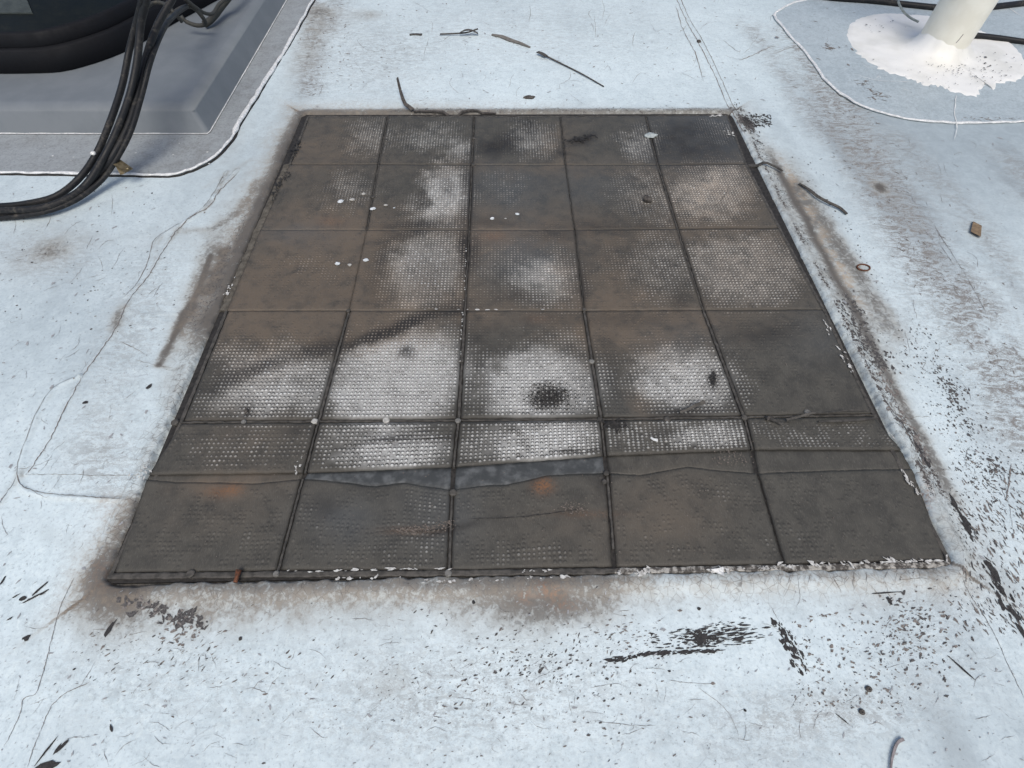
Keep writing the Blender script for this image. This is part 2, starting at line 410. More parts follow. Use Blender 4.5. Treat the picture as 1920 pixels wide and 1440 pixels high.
# right edge: pale flaking lip, dark gutter, tan stain, then clean coating
u = dr + w * .30
fr = sstep(1000, 880, PYv)
soil_shade += inR * (.26 * np.exp(-((u - .015) / .03) ** 2))
bare += inR * fr * (.44 * band(u, .018, .052, .014) * sstep(.42, .60, n1 + .12 * sstep(420, 620, PYv))) + inR * fr * .16 * band(u, .0, .02, .008)
soil_shade += inR * fr * .58 * np.exp(-((u - .062) / .013) ** 2) * sstep(250, 330, PYv)
tan += inR * sstep(640, 520, PYv) * sstep(270, 330, PYv) * .75 * np.exp(-((u - .088) / .016) ** 2) * sstep(.3, .6, n2 + .5 * (n1 - .5))
soil_shade += inR * sstep(760, 560, PYv) * sstep(250, 330, PYv) * .45 * np.exp(-((u - .11) / .055) ** 2)
soil_shade += inR * .40 * np.exp(-((u - .05) / .06) ** 2)
crackle += inR * .5 * np.exp(-(dr / .05) ** 2)
# near edge
soil_shade += inB * (.60 * np.exp(-((db + w) / .050) ** 2) + .34 * np.exp(-((db + w) / .11) ** 2) * sstep(1350, 900, PXv))
tan += inB * .22 * np.exp(-((db - .02 + w) / .04) ** 2)
bare += inB * .30 * band(db + w * .4, .002, .02, .010) * sstep(500, 800, PXv) * sstep(1200, 950, PXv)
crackle += inB * .9 * np.exp(-(db / .045) ** 2)
for a in [(1035, 1112, 20, 10, .40), (1015, 1100, 10, 8, .35), (985, 1120, 14, 12, .3), (1060, 1135, 22, 10, .3), (205, 960, 20, 30, .12), (190, 1075, 22, 30, .15), (400, 1085, 40, 8, .2), (1730, 960, 10, 40, .7)]:
    rust += blob(PXv, PYv, *a)
for a in [(1010, 1150, 90, 45, .55), (1120, 1130, 90, 40, .3), (215, 1150, 60, 55, .38), (330, 1160, 90, 40, .12), (70, 480, 70, 30, .42, -18), (100, 470, 30, 14, .4), (700, 1260, 60, 60, .14),
          (620, 40, 60, 26, .30), (598, 20, 26, 10, .5), (690, 28, 26, 8, .55), (590, 90, 30, 60, .22), (1650, 352, 13, 8, 1.1, 25), (330, 655, 22, 80, .40, 20), (380, 520, 22, 70, .5, 20), (310, 450, 90, 25, .22),
          (430, 400, 40, 60, .35, 25), (110, 1010, 100, 26, .22, 28), (1560, 1330, 120, 30, .24), (150, 445, 60, 22, .18), (440, 262, 24, 60, .30, 30), (200, 375, 160, 18, .20, -16), (560, 110, 26, 70, .35, 28), (1160, 1310, 60, 60, .1),  # includes a faint dark band below the cable bundle
          (740, 1285, 40, 25, .3), (200, 820, 24, 60, .24, 25), (165, 770, 26, 16, .20), (120, 850, 20, 30, .18)]:
    soil_shade += blob(PXv, PYv, *a)
# tan tyre-like scuffs on the right, and other worn areas
for pts, wd, amt in [([(345, 590), (345, 591)], .001, 0), ([(1500, 60), (1545, 140), (1590, 230), (1640, 320), (1700, 425), (1770, 520), (1830, 600), (1890, 700), (1940, 800)], .080, 1.5),
                     ([(1400, 40), (1440, 100), (1480, 160), (1540, 250)], .05, .55),
                     ([(1620, 130), (1660, 165), (1700, 190)], .05, .8), ([(1690, 260), (1760, 340), (1840, 430), (1920, 540)], .05, .5),
                     ([(1900, 300), (1940, 360)], .08, .5), ([(590, 0), (585, 80), (580, 170)], .055, .9), ([(640, -20), (620, 60)], .06, .5)]:
    p = G(*polyline(pts, 14).T); scuff += amt * np.exp(-(polydist(X, Y, p, wd * 2.2) / wd) ** 2) * sstep(.22, .55, n1 + .2 * n3)
for a in [(960, 1270, 300, 110, .30), (1560, 1330, 140, 36, .4), (1450, 1390, 160, 60, .25), (260, 1260, 180, 90, .25), (760, 1340, 260, 80, .2), (1000, 60, 260, 60, .28), (1850, 1000, 120, 220, .2), (200, 870, 60, 70, .5), (1720, 1200, 110, 110, .2), (700, 110, 90, 60, .4), (80, 480, 90, 40, .5), (250, 620, 50, 160, .4, 25), (1680, 600, 60, 100, .25)]:
    scuff += blob(PXv, PYv, *a)
for pts, wd, amt in [([(395, 478), (374, 538), (356, 575)], .006, .7), ([(356, 575), (338, 605), (318, 645), (298, 684)], .012, .8), ([(480, 340), (462, 375), (440, 402), (400, 426), (335, 434)], .016, .34), ([(470, 300), (420, 330), (380, 352)], .012, .2), ([(298, 684), (318, 692), (345, 690)], .006, .22),
                     ([(392, 470), (380, 520), (350, 600)], .04, .2), ([(420, 470), (412, 500), (392, 545)], .018, .55), ([(1490, 345), (1560, 440), (1620, 520)], .030, .3), ([(1640, 560), (1680, 620)], .03, .3)]:
    p = G(*polyline(pts, 10).T); soil_shade += amt * np.exp(-((polydist(X, Y, p, wd * 3.5) + (n2 - .5) * wd) / wd) ** 2)
for a in [(1318, 1196, 60, 18, .36, 2), (1215, 1230, 90, 7, .34, 8), (1480, 1212, 10, 50, .36, -20), (920, 1265, 330, 110, .17), (1725, 1190, 90, 110, .30), (1590, 1240, 120, 100, .17), (1780, 790, 34, 170, .28, -28), (1850, 960, 90, 110, .28, -20), (300, 1158, 100, 30, .14, 16), (1418, 226, 34, 14, .5), (300, 1220, 200, 60, .16)]:
    bare += blob(PXv, PYv, *a)
# thicker bluish grey coat upper right and mid left
grey += sstep(1380, 1700, PXv) * sstep(520, 200, PYv) * .45 + blob(PXv, PYv, 1750, 330, 330, 200, .35) + blob(PXv, PYv, 110, 520, 260, 190, .26) + blob(PXv, PYv, 470, 300, 90, 130, .30, 30)
fresh = np.clip(sum(blob(PXv, PYv, *a) for a in [(950, 1270, 900, 190, 1), (1690, 640, 90, 330, .9, -24), (1000, 110, 420, 80, .8), (230, 1000, 240, 200, .8), (330, 560, 90, 120, .5, 25), (1450, 330, 40, 120, .6, -25)]), 0, 1)
grey += .26 * (1 - fresh) * (.6 + .8 * n3) + blob(PXv, PYv, 1650, 1400, 420, 110, .14) + blob(PXv, PYv, 900, 1420, 700, 50, .06)
streak = fbm(X * 9 + .6 * Y, Y * 1.5, 1.0, 83, 4); grey += np.clip(streak - .46, 0, 1) * (.55 + .9 * sstep(1350, 1600, PXv)) * (1 - .5 * fresh); soil_shade += np.clip(streak - .56, 0, 1) * .8 * sstep(1350, 1600, PXv)
for k, (p, h, wd) in SEAM_W.items():
    d = polydist(X, Y, p, .03)
    soil_shade += .26 * np.exp(-((d - .005) / .005) ** 2) * sstep(.35, .65, n2 + .05)  # paints the shade beside each raised seam into the mask
soil_shade += .55 * blob(PXv, PYv, 220, 598, 12, 26, 1.6, 25)
me = raw_mesh('roof', np.stack([X, Y, Z], -1), F, dict(soil_shade=np.clip(soil_shade, 0, 1.2), tan=np.clip(tan, 0, 1), rust=np.clip(rust, 0, 1), bare=np.clip(bare, 0, 1),
              grey=np.clip(grey, 0, 1), scuff=np.clip(scuff, 0, 1), crackle=np.clip(crackle, 0, 1)))
roof = link('roof', me, M['roof'], label='white coated flat roof, weathered and stained around the mat', kind='structure', smooth=True)

# ------------------------------------------------------------------ flush patches of another coat (right: round the pole)
def outline_sheet(name, pts_w, z0, z1, m, edge=.004, **kw):
    """flat sheet with a rolled edge, outline given in world metres (counter-clockwise)"""
    n = len(pts_w); P = [Vector((p[0], p[1], 0)) for p in pts_w]
    V = []; offs = [(0, z0), (0, z1 - edge * .35), (edge * .35, z1 - edge * .08), (edge, z1)]
    for off, z in offs:
        for i in range(n):
            t = (P[(i + 1) % n] - P[i - 1]).normalized(); nn = Vector((-t.y, t.x, 0))
            V.append(P[i] + nn * off + Vector((0, 0, z)))
    Fs = []
    for k in range(3):
        for i in range(n): Fs.append((k * n + i, k * n + (i + 1) % n, (k + 1) * n + (i + 1) % n, (k + 1) * n + i))
    Fs.append(tuple(3 * n + i for i in range(n)))
    me = raw_mesh(name, V, Fs); return link(name, me, m, **kw)
pe = polyline([(1560, -60), (1520, -4), (1490, 6), (1462, 20), (1450, 30), (1462, 48), (1482, 70), (1506, 96), (1530, 130), (1552, 156), (1578, 178), (1612, 198), (1660, 215), (1720, 227), (1800, 232), (1920, 230), (2040, 226)], 9)
pw = G(pe[:, 0], pe[:, 1]); jit = (fbm(pw[:, 0], pw[:, 1], 18, 61, 3) - .5) * .016
pw = pw + np.stack([jit, jit * .6], -1)
patch = outline_sheet('roof_patch', list(pw) + [np.array([3.6, 1.85]), np.array([3.6, 4.2]), np.array([1.9, 4.2])], -.006, .0045, M['patch'], kind='structure', label='large grey roof patch lapped on the roof under the pole')
bead = [Vector((p[0], p[1], .0045 + .002 * mnoise.noise((p[0] * 30, p[1] * 30, 0)))) for p in pw]
tube('patch_edge', bead, [.006 + .003 * (mnoise.noise((p[0] * 22, p[1] * 22, 3))) for p in pw], M['white_bead'], 8, .5, parent=patch)

# ------------------------------------------------------------------ flecks, cracks and worn paint on the roof (uncountable)
def stamp_flecks(specs, zoff=.0006, zfun=roof_z):
    """each spec: cx, cy (m), length, width, angle, ragged"""
    V = []; Fs = []; C = []
    for (cx, cy, L, Wd, a, rg) in specs:
        k = 7 if L < .006 else 10
        c, s = math.cos(a), math.sin(a); base = len(V); ph = random.random() * 6.28
        for i in range(k):
            t = 2 * math.pi * i / k + ph
            r = 1 + rg * (random.random() * 2 - 1)
            ex = math.cos(t) * L * .5 * r; ey = math.sin(t) * Wd * .5 * r * (1 - .35 * abs(math.cos(t)))
            V.append((cx + ex * c - ey * s, cy + ex * s + ey * c))
        Fs.append(tuple(range(base, base + k)))
    V = np.array(V); z = zfun(V[:, 0], V[:, 1]) + zoff
    for f in Fs: z[list(f)] += random.random() * .0004
    return np.column_stack([V, z]), Fs
def pscale(px, py):
    return H / (CP * (py + 630))            # metres per photo pixel, across
def dir_w(px, py, ang_img):
    a = G(px, py); b = G(px + 4 * math.cos(ang_img), py - 4 * math.sin(ang_img)); return math.atan2(b[1] - a[1], b[0] - a[0])
def cluster(out, n, where, length, aspect, ang, rg=.45, ajit=20, power=2.2):
    for _ in range(n):
        x, y = where()
        if y < -20 or y > 1500: continue
        s = pscale(x, y); L = FS * (length[0] + (length[1] - length[0]) * random.random() ** power)
        a = dir_w(x, y, math.radians(ang + random.gauss(0, ajit)))
        g = G(x, y); q = random.uniform(*aspect)
        out.append((float(g[0]), float(g[1]), L * s, max(.0006, L * s / q), a, rg))
def el(cx, cy, rx, ry, rot=0):
    c, s = math.cos(math.radians(rot)), math.sin(math.radians(rot))
    def f():
        a, b = random.gauss(0, .55) * rx, random.gauss(0, .55) * ry
        return cx + a * c - b * s, cy + a * s + b * c
    return f
def bx(x0, y0, x1, y1): return lambda: (random.uniform(x0, x1), random.uniform(y0, y1))
def along(pts, wd):
    P = polyline(pts, 4)
    def f():
        p = P[random.randrange(len(P))]; return p[0] + random.gauss(0, wd), p[1] + random.gauss(0, wd * .6)
    return f
FS = .68
dk, br, gr_, bk = [], [], [], []
cluster(dk, 230, el(920, 1265, 330, 110), (3, 13), (1.6, 3.5), 25, .4, 22)
cluster(br, 300, el(860, 1290, 420, 130), (3, 14), (2, 4.5), 22, .4, 25)
cluster(dk, 160, el(1040, 1235, 160, 60), (4, 12), (1.5, 3), 28)
cluster(dk, 110, el(300, 1225, 190, 60), (3, 14), (2, 5), 30)
cluster(br, 170, el(300, 1215, 230, 80), (3, 14), (2, 5), 30)
cluster(br, 150, el(1725, 1185, 80, 110), (6, 15), (1.6, 3), 25, .6, 30)
cluster(dk, 90, el(1725, 1190, 80, 100), (6, 16), (1.6, 3), 25, .6, 30)
cluster(br, 240, bx(1490, 1150, 1700, 1330), (3, 11), (1.2, 2.6), 22, .5, 35)
cluster(dk, 80, bx(1480, 1150, 1680, 1330), (3, 10), (1.2, 2.6), 22, .5, 35)
cluster(dk, 240, along([(1700, 620), (1760, 720), (1800, 800), (1840, 890)], 26), (3, 9), (1.3, 2.6), -55, .45, 22)
cluster(br, 200, along([(1700, 620), (1760, 720), (1800, 800), (1840, 890)], 34), (3, 9), (1.3, 3), -55, .45, 22)
cluster(dk, 130, along([(1755, 690), (1785, 735), (1815, 800)], 10), (5, 12), (1.3, 2.4), -45, .5, 25)
cluster(dk, 210, bx(1780, 840, 1925, 1010), (4, 11), (1.4, 3), -50, .5, 20)
cluster(dk, 60, along([(1845, 885), (1868, 870), (1868, 910)], 12), (5, 13), (1.2, 2), -40, .5, 25)
cluster(br, 260, bx(1790, 900, 1925, 1190), (6, 20), (2.5, 5), -58, .4, 12)
cluster(dk, 150, bx(1800, 960, 1925, 1200), (6, 20), (2.5, 5), -58, .4, 12)
cluster(bk, 40, along([(1790, 945), (1808, 975), (1826, 1010)], 4), (10, 26), (2.2, 4), -60, .4, 8)
cluster(bk, 46, along([(1848, 1045), (1870, 1090), (1885, 1120), (1900, 1150), (1925, 1195)], 6), (10, 30), (2, 4), -58, .4, 8)
cluster(bk, 150, el(1318, 1196, 66, 20, -2), (5, 24), (3.2, 7), 8, .4, 7)
cluster(bk, 50, el(1316, 1196, 18, 12), (8, 18), (1.6, 3), 6, .4, 14)
cluster(bk, 60, el(1370, 1185, 60, 18), (6, 24), (3, 6), 8, .35, 8)
cluster(bk, 80, along([(1140, 1240), (1180, 1232), (1240, 1222)], 4), (8, 22), (2.4, 4.5), 16, .4, 8)
cluster(bk, 60, along([(1245, 1226), (1300, 1222), (1340, 1220)], 3), (8, 20), (2.4, 4.5), 8, .4, 8)
cluster(br, 90, el(1180, 1190, 60, 30), (4, 12), (2.4, 5), 10, .4, 10)
cluster(bk, 60, along([(1462, 1170), (1476, 1195), (1490, 1225), (1500, 1255)], 6), (6, 18), (1.5, 2.6), -60, .5, 16)
cluster(br, 26, along([(225, 1125), (280, 1140), (340, 1160), (380, 1175)], 13), (6, 17), (1.1, 1.9), 10, .65, 60, 1.4)
cluster(br, 26, along([(300, 1180), (350, 1190)], 14), (5, 15), (1.2, 2.4), 30, .6, 40, 1.4)
cluster(dk, 12, along([(250, 1140), (330, 1150), (380, 1165)], 10), (8, 18), (1.1, 1.9), 10, .65, 60, 1.4)
cluster(bk, 210, bx(1392, 214, 1446, 238), (4, 12), (1.2, 2.8), -35, .55, 40)
cluster(dk, 90, along([(1380, 196), (1395, 220), (1412, 250), (1425, 275)], 8), (4, 12), (1.5, 3), -55, .5, 20)
cluster(dk, 90, along([(780, 206), (950, 207), (1100, 207), (1340, 205)], 4), (3, 8), (1.3, 3), 0, .5, 30)
cluster(dk, 70, along([(1500, 300), (1570, 400), (1660, 540)], 14), (3, 7), (1.2, 2.4), -45, .5, 30)
cluster(dk, 220, along([(1580, 560), (1620, 640), (1660, 690)], 12), (5, 15), (1.1, 2.2), -58, .6, 30, 1.6)
cluster(br, 160, along([(1650, 700), (1700, 800), (1740, 870)], 9), (5, 16), (1.3, 3), -58, .6, 20, 1.6)
cluster(dk, 60, along([(1690, 790), (1720, 840), (1740, 870)], 5), (6, 22), (1.5, 3), -58, .5, 15, 1.4)
cluster(br, 420, along([(1540, 140), (1600, 250), (1660, 350), (1740, 470), (1820, 580), (1890, 700)], 40), (5, 16), (4, 9), -20, .3, 30)
cluster(br, 130, bx(560, 0, 660, 180), (4, 16), (3.5, 8), 15, .3, 40)
cluster(br, 220, bx(0, 330, 420, 720), (2, 7), (1.2, 3), 20, .4, 40)
cluster(dk, 60, bx(0, 330, 330, 640), (3, 7), (1.1, 1.8), 20, .4, 40, 1.5)
cluster(br, 220, bx(600, 0, 1400, 190), (2, 10), (1.6, 5), 10, .4, 50)
cluster(br, 130, bx(1440, 250, 1920, 700), (3, 10), (2, 6), -30, .4, 50)
cluster(gr_, 420, bx(-40, 1100, 1960, 1450), (4, 16), (1.6, 4.5), 30, .5, 40)
cluster(gr_, 200, bx(-40, 330, 300, 1100), (4, 16), (1.6, 4.5), 35, .5, 30)
cluster(gr_, 260, bx(560, 0, 1920, 200), (4, 14), (1.8, 5), 15, .5, 50)
cluster(gr_, 220, bx(1560, 250, 1960, 1100), (4, 16), (1.8, 5), -35, .5, 40)
cluster(br, 180, bx(-40, 1090, 1960, 1450), (2, 7), (1.3, 4), 30, .4, 60)
FS = 1.0
cluster(bk, 50, el(1312, 1196, 16, 12, -2), (5, 14), (1.6, 3), 8, .4, 9); cluster(bk, 90, el(1355, 1190, 70, 20, 0), (8, 26), (6, 11), 6, .4, 5); cluster(bk, 26, along([(1150, 1239), (1200, 1231), (1250, 1222)], 4), (8, 20), (3.5, 6), 16, .4, 8); cluster(bk, 14, along([(1462, 1172), (1478, 1200), (1492, 1230), (1498, 1250)], 7), (8, 16), (1.3, 2.2), -60, .5, 14); cluster(dk, 26, along([(225, 1128), (280, 1142), (340, 1160), (378, 1176)], 16), (8, 18), (1.0, 1.8), 10, .75, 70, 1.6); cluster(dk, 14, along([(240, 1132), (280, 1142), (340, 1160), (384, 1170)], 12), (9, 18), (1.0, 1.8), 10, .75, 70, 1.6)
def clear(l):    # nothing of this on the mat
    a = np.array([(s[0], s[1]) for s in l]); d = np.maximum.reduce(edge_sd(a[:, 0], a[:, 1])); return [s for s, q in zip(l, d) if q > .008]
M['fleck_black'] = simple('bare_tar_membrane', (.022, .021, .021), (.048, .045, .044), 300, .8)
for nm, l, mk in (('worn_fleck', dk, 'fleck_dark'), ('worn_fleck', bk, 'fleck_black'), ('worn_fleck', br, 'fleck_brown'), ('scuff_mark', gr_, 'fleck_grey')):
    V, Fs = stamp_flecks(clear(l)); link(nm, raw_mesh(nm, V, Fs), M[mk], roof, kind='stuff')
# hand-placed larger dark marks
big_marks = [(1790, 945, 34, 8, -62), (1812, 985, 40, 9, -63), (1860, 1068, 46, 13, -58), (1878, 1105, 20, 8, -58), (1900, 1150, 30, 12, -55), (1915, 1185, 30, 10, -58), (1738, 868, 22, 10, -60), (1722, 842, 26, 7, -58),
             (205, 1181, 34, 9, 55), (75, 1105, 30, 5, 42), (65, 1120, 40, 4, 28), (45, 1122, 12, 10, 20), (30, 1118, 14, 4, 30), (85, 1110, 18, 5, 35), (51, 1196, 14, 12, 20), (6, 1090, 16, 5, 60), (117, 1400, 28, 9, 45), (108, 1405, 20, 6, 50), (122, 1395, 18, 4, 48), (90, 1405, 50, 4, 52), (83, 1440, 50, 16, 20), (210, 1366, 16, 6, -70), (451, 1197, 8, 8, 0), (20, 1160, 10, 4, 30),
             (1660, 1112, 60, 3, 4), (1667, 1126, 14, 10, -60), (1805, 1255, 60, 4, -42), (1580, 1350, 26, 3, -40), (1396, 1332, 7, 6, 0), (1310, 1142, 8, 6, 0), (1255, 1258, 7, 4, 0), (888, 1130, 7, 9, 0), (140, 1255, 5, 5, 0), (280, 725, 14, 9, 40), (160, 755, 8, 10, 50), (325, 1025, 4, 4, 0)]
V, Fs = stamp_flecks([(float(G(a, b)[0]), float(G(a, b)[1]), L * pscale(a, b), w_ * pscale(a, b), dir_w(a, b, math.radians(t)), .32) for a, b, L, w_, t in big_marks], .0009)
link('bare_mark', raw_mesh('bare_mark', V, Fs), M['fleck_black'], roof, kind='stuff')

def crack_data(px_pts, wpx, zoff=.0008, jit=1.6, step=5, zfun=roof_z):
    P = polyline(px_pts, step); n = len(P)
    P = P + np.cumsum(RNG.normal(0, jit * .35, P.shape), 0) * np.sin(np.linspace(0, math.pi, n))[:, None] * .5 + RNG.normal(0, jit * .25, P.shape)
    w_ = np.array([wpx * .78 * pscale(*p) for p in P]) * RNG.uniform(.35, 1.25, n) * np.minimum(1, np.minimum(np.arange(n), np.arange(n)[::-1]) / 3 + .15)
    Gw = G(P[:, 0], P[:, 1]); t = np.gradient(Gw, axis=0); t /= np.linalg.norm(t, axis=1)[:, None] + 1e-9
    nn = np.stack([-t[:, 1], t[:, 0]], -1)
    A = Gw + nn * w_[:, None] * .5; B = Gw - nn * w_[:, None] * .5
    V = np.concatenate([A, B]); z = zfun(V[:, 0], V[:, 1]) + zoff
    return np.column_stack([V, z]), [(i, i + n, i + 1 + n, i + 1) for i in range(n - 1)]
def join(datas):
    V = []; Fs = []; o = 0
    for v, f in datas:
        V.append(np.asarray(v, float)); Fs += [tuple(i + o for i in q) for q in f]; o += len(v)
    return np.concatenate(V), Fs
main_cracks = []
def off(pts, dx, dy): return [(a + dx, b + dy) for a, b in pts]
for k, sh in (('left_a', (3, 3)), ('left_b', (-3, 1)), ('left_c', (-2, -1)), ('left_d', (2, 1)), ('left_e', (0, 0)), ('right_a', (3, 0)), ('right_a', (-4, 3)), ('right_b', (-3, 2)), ('right_c', (0, 2)), ('right_d', (0, 2))):
    main_cracks.append(crack_data(off(SEAMS[k][0], *sh), 1.8))
main_cracks += [crack_data(p, w_) for p, w_ in [
    ([(50, 890), (120, 890), (200, 892), (272, 893)], 1.2), ([(140, 1082), (112, 1140), (95, 1200), (78, 1265), (66, 1300), (45, 1310), (38, 1340), (20, 1380), (8, 1400)], 1.6),
    ([(172, 1278), (130, 1298), (100, 1325), (80, 1370), (66, 1400), (52, 1440)], 1.6), ([(215, 1420), (235, 1395), (260, 1385)], 1.0), ([(1800, 1085), (1822, 1120), (1848, 1160), (1868, 1200), (1890, 1250), (1920, 1310)], 1.6),
    ([(1780, 880), (1752, 885), (1735, 893), (1700, 886)], 1.4), ([(1750, 905), (1765, 925), (1800, 960), (1820, 1000)], 1.2), ([(1440, 1130), (1462, 1166)], 1.5), ([(1556, 1082), (1576, 1112)], 1.8), ([(1494, 1090), (1500, 1120), (1492, 1140)], 1.2),
    ([(1595, 1080), (1600, 1095)], 1.2), ([(1110, 1350), (1180, 1358), (1230, 1360)], 1), ([(1310, 1290), (1350, 1320), (1370, 1345), (1385, 1380)], 1), ([(1250, 1275), (1290, 1280), (1340, 1282)], 1), ([(1105, 1290), (1150, 1282), (1170, 1286)], 1),
    ([(225, 640), (255, 655), (275, 665)], 1.6), ([(255, 675), (290, 684), (325, 690)], 1.2), 
    ([(1750, 420), (1800, 500), (1850, 590)], 1), ([(1760, 455), (1790, 500)], 1.2), ([(1640, 560), (1600, 500)], .8), ([(285, 560), (305, 530)], 1.2),
    ([(1880, 880), (1900, 1000)], .8), ([(1895, 870), (1885, 940)], 3), ([(1680, 1090), (1720, 1086), (1740, 1090)], 1.2), ([(180, 1240), (150, 1290)], 1), ([(1010, 110), (1060, 118)], .8), ([(1290, 70), (1320, 76)], 1),
    ([(275, 1075), (262, 1100), (256, 1130)], 1), ([(20, 885), (60, 875), (100, 860)], 1), ([(160, 470), (175, 440)], 1), ([(80, 545), (110, 535)], 1.1)]]
V, Fs = join(main_cracks); link('coating_crack', raw_mesh('coating_crack', V, Fs), M['fleck_brown'], roof, kind='stuff')
fine = []
for _ in range(330):
    r = random.random()
    if r < .5: x, y, a = random.uniform(0, 1920), random.uniform(1110, 1440), random.gauss(15, 40)
    elif r < .68: x, y, a = random.uniform(0, 280), random.uniform(400, 1100), random.gauss(50, 30)
    elif r < .85: x, y, a = random.uniform(580, 1500), random.uniform(0, 180), random.gauss(20, 60)
    else: x, y, a = random.uniform(1600, 1920), random.uniform(250, 1100), random.gauss(-50, 30)
    L = random.uniform(10, 46); a = math.radians(a)
    fine.append(crack_data([(x, y), (x + L * .5 * math.cos(a) + random.gauss(0, 4), y - L * .5 * math.sin(a) + random.gauss(0, 4)), (x + L * math.cos(a), y - L * math.sin(a))], random.uniform(.6, 1.1), .0007, 2.0, 4))
for e, (dxs, wd) in {'b': ((200, 1780), 26), 'l': ((690, 1080), 22)}.items():     # short cracks running off the mat edge
    for _ in range(60):
        t = random.random()
        if e == 'b': x = 200 + 1560 * t; y = 1104 - 38 * t + random.uniform(0, 8); q = [(x, y), (x + random.gauss(0, 6), y + random.uniform(8, wd))]
        else:
            y = 640 + 440 * t; x = 395 - (y - 600) * .42 - random.uniform(0, 6); q = [(x, y), (x - random.uniform(6, wd), y + random.gauss(0, 5))]
        fine.append(crack_data(q, random.uniform(.8, 1.6), .0007, 1.5, 4))
V, Fs = join(fine); link('hairline_crack', raw_mesh('hairline_crack', V, Fs), M['fleck_brown'], roof, kind='stuff')
wm = [crack_data(p, w_, .006, 1.2) for p, w_ in [([(1790, 180), (1787, 215), (1791, 240), (1787, 265)], 2.2), ([(1600, 142), (1625, 150), (1650, 155), (1710, 157)], 1.3), ([(1610, 120), (1625, 130), (1640, 128)], 1.2), ([(1685, 168), (1705, 174)], 1.6), ([(1640, 152), (1646, 145), (1650, 150)], 1.6), ([(1885, 12), (1900, 24), (1918, 34)], 3), ([(1870, 12), (1886, 22)], 2)]]
V, Fs = join(wm); link('chalk_line', raw_mesh('chalk_line', V, Fs), M['paint'], patch, kind='stuff')
pm = []; cluster(pm, 26, el(1545, 80, 70, 60), (3, 12), (1.5, 4), -30); cluster(pm, 60, along([(1615, 155), (1640, 180), (1660, 187)], 7), (4, 14), (3, 6), -20); cluster(pm, 30, along([(1548, 88), (1556, 96)], 5), (3, 10), (1.5, 3), -30); cluster(pm, 30, bx(1800, 222, 1910, 228), (4, 12), (3, 6), 0)
V, Fs = stamp_flecks(pm, .0, lambda x, y: np.full_like(x, .0052)); link('worn_fleck', raw_mesh('worn_fleck', V, Fs), M['fleck_brown'], patch, kind='stuff')

# ------------------------------------------------------------------ the studded rubber mat
mat_root = empty('floor_mat', 'dark square rubber mat of studded tiles with pale worn spots, set in the white roof', 'mat', (0.03, 1.04, 0))
def child(name, me, m, parent, kind=None, smooth=False):
    o = link(name, me, m, parent, kind=kind, smooth=smooth)
    o.matrix_parent_inverse = parent.matrix_world.inverted() if parent.type != 'EMPTY' else o.matrix_parent_inverse
    return o
MOFF = Vector((-.03, -1.04, 0))                                        # mesh data is in roof coordinates; shift to the mat's base
PALE = [  # cx, cy, rx, ry, amount, angle, power
    (690, 262, 42, 34, .40, 0, 2.2), (800, 262, 66, 30, .36, 0, 3), (862, 284, 24, 24, .52, 0, 2), (1000, 262, 50, 36, .42, 0, 3), (1195, 272, 34, 36, .48, 0, 2.5), (1350, 245, 40, 24, .30, 0, 3),
    (668, 355, 40, 34, .34, 0, 2), (640, 385, 60, 30, .14, 0, 2), (835, 372, 46, 60, .78, 0, 3.2), (790, 400, 40, 28, .36, 0, 2), (945, 355, 44, 30, .22, 0, 2), (1205, 372, 60, 52, .30, 0, 2.5), (1245, 395, 20, 40, .35, 0, 2), (1210, 330, 40, 14, .3, 0, 2), (1335, 365, 88, 58, .52, 0, 4), (1330, 372, 36, 30, .35, 0, 2),
    (800, 510, 78, 64, .70, -28, 2.6), (850, 560, 40, 40, .25, 0, 2), (590, 500, 70, 26, .16, 0, 2), (1025, 525, 66, 50, .58, 0, 2.4), (960, 500, 90, 60, .22, 0, 2.2), (1235, 505, 62, 70, .34, 0, 2.8), (1170, 500, 60, 50, .18, 0, 2), (1400, 505, 118, 74, .46, 4, 5),
    (530, 722, 110, 66, .70, -4, 3), (480, 672, 130, 22, .34, -2, 3), (470, 760, 120, 26, .40, 0, 3), (745, 715, 128, 92, .98, -18, 4), (800, 640, 80, 50, .40, -10, 2.4), (1010, 728, 112, 68, .95, 0, 3.2), (1060, 660, 70, 40, .35, 0, 2.2), (1280, 715, 98, 64, .85, 8, 3), (1330, 660, 40, 34, .35, 0, 2), (1500, 610, 60, 16, .06, 0, 2),
    (460, 840, 110, 38, .20, 0, 3), (740, 850, 110, 38, .85, -4, 3), (660, 820, 90, 34, .40, 0, 3), (1030, 832, 96, 40, .82, -6, 3), (930, 830, 80, 44, .42, 0, 3), (1330, 815, 76, 30, .62, -4, 3), (1200, 825, 70, 30, .30, 0, 3), (1530, 826, 140, 20, .13, 0, 4),
    (620, 985, 60, 50, .09, 0, 2.4), (800, 1000, 60, 66, .16, 0, 2.4), (800, 945, 60, 24, .15, 0, 2), (1000, 950, 110, 30, .07, 0, 3), (1320, 925, 100, 34, .10, 0, 2.4), (980, 1040, 100, 18, .10, 0, 2), (480, 1000, 60, 40, .04, 0, 3), (1460, 1010, 90, 40, .045, 0, 3)]
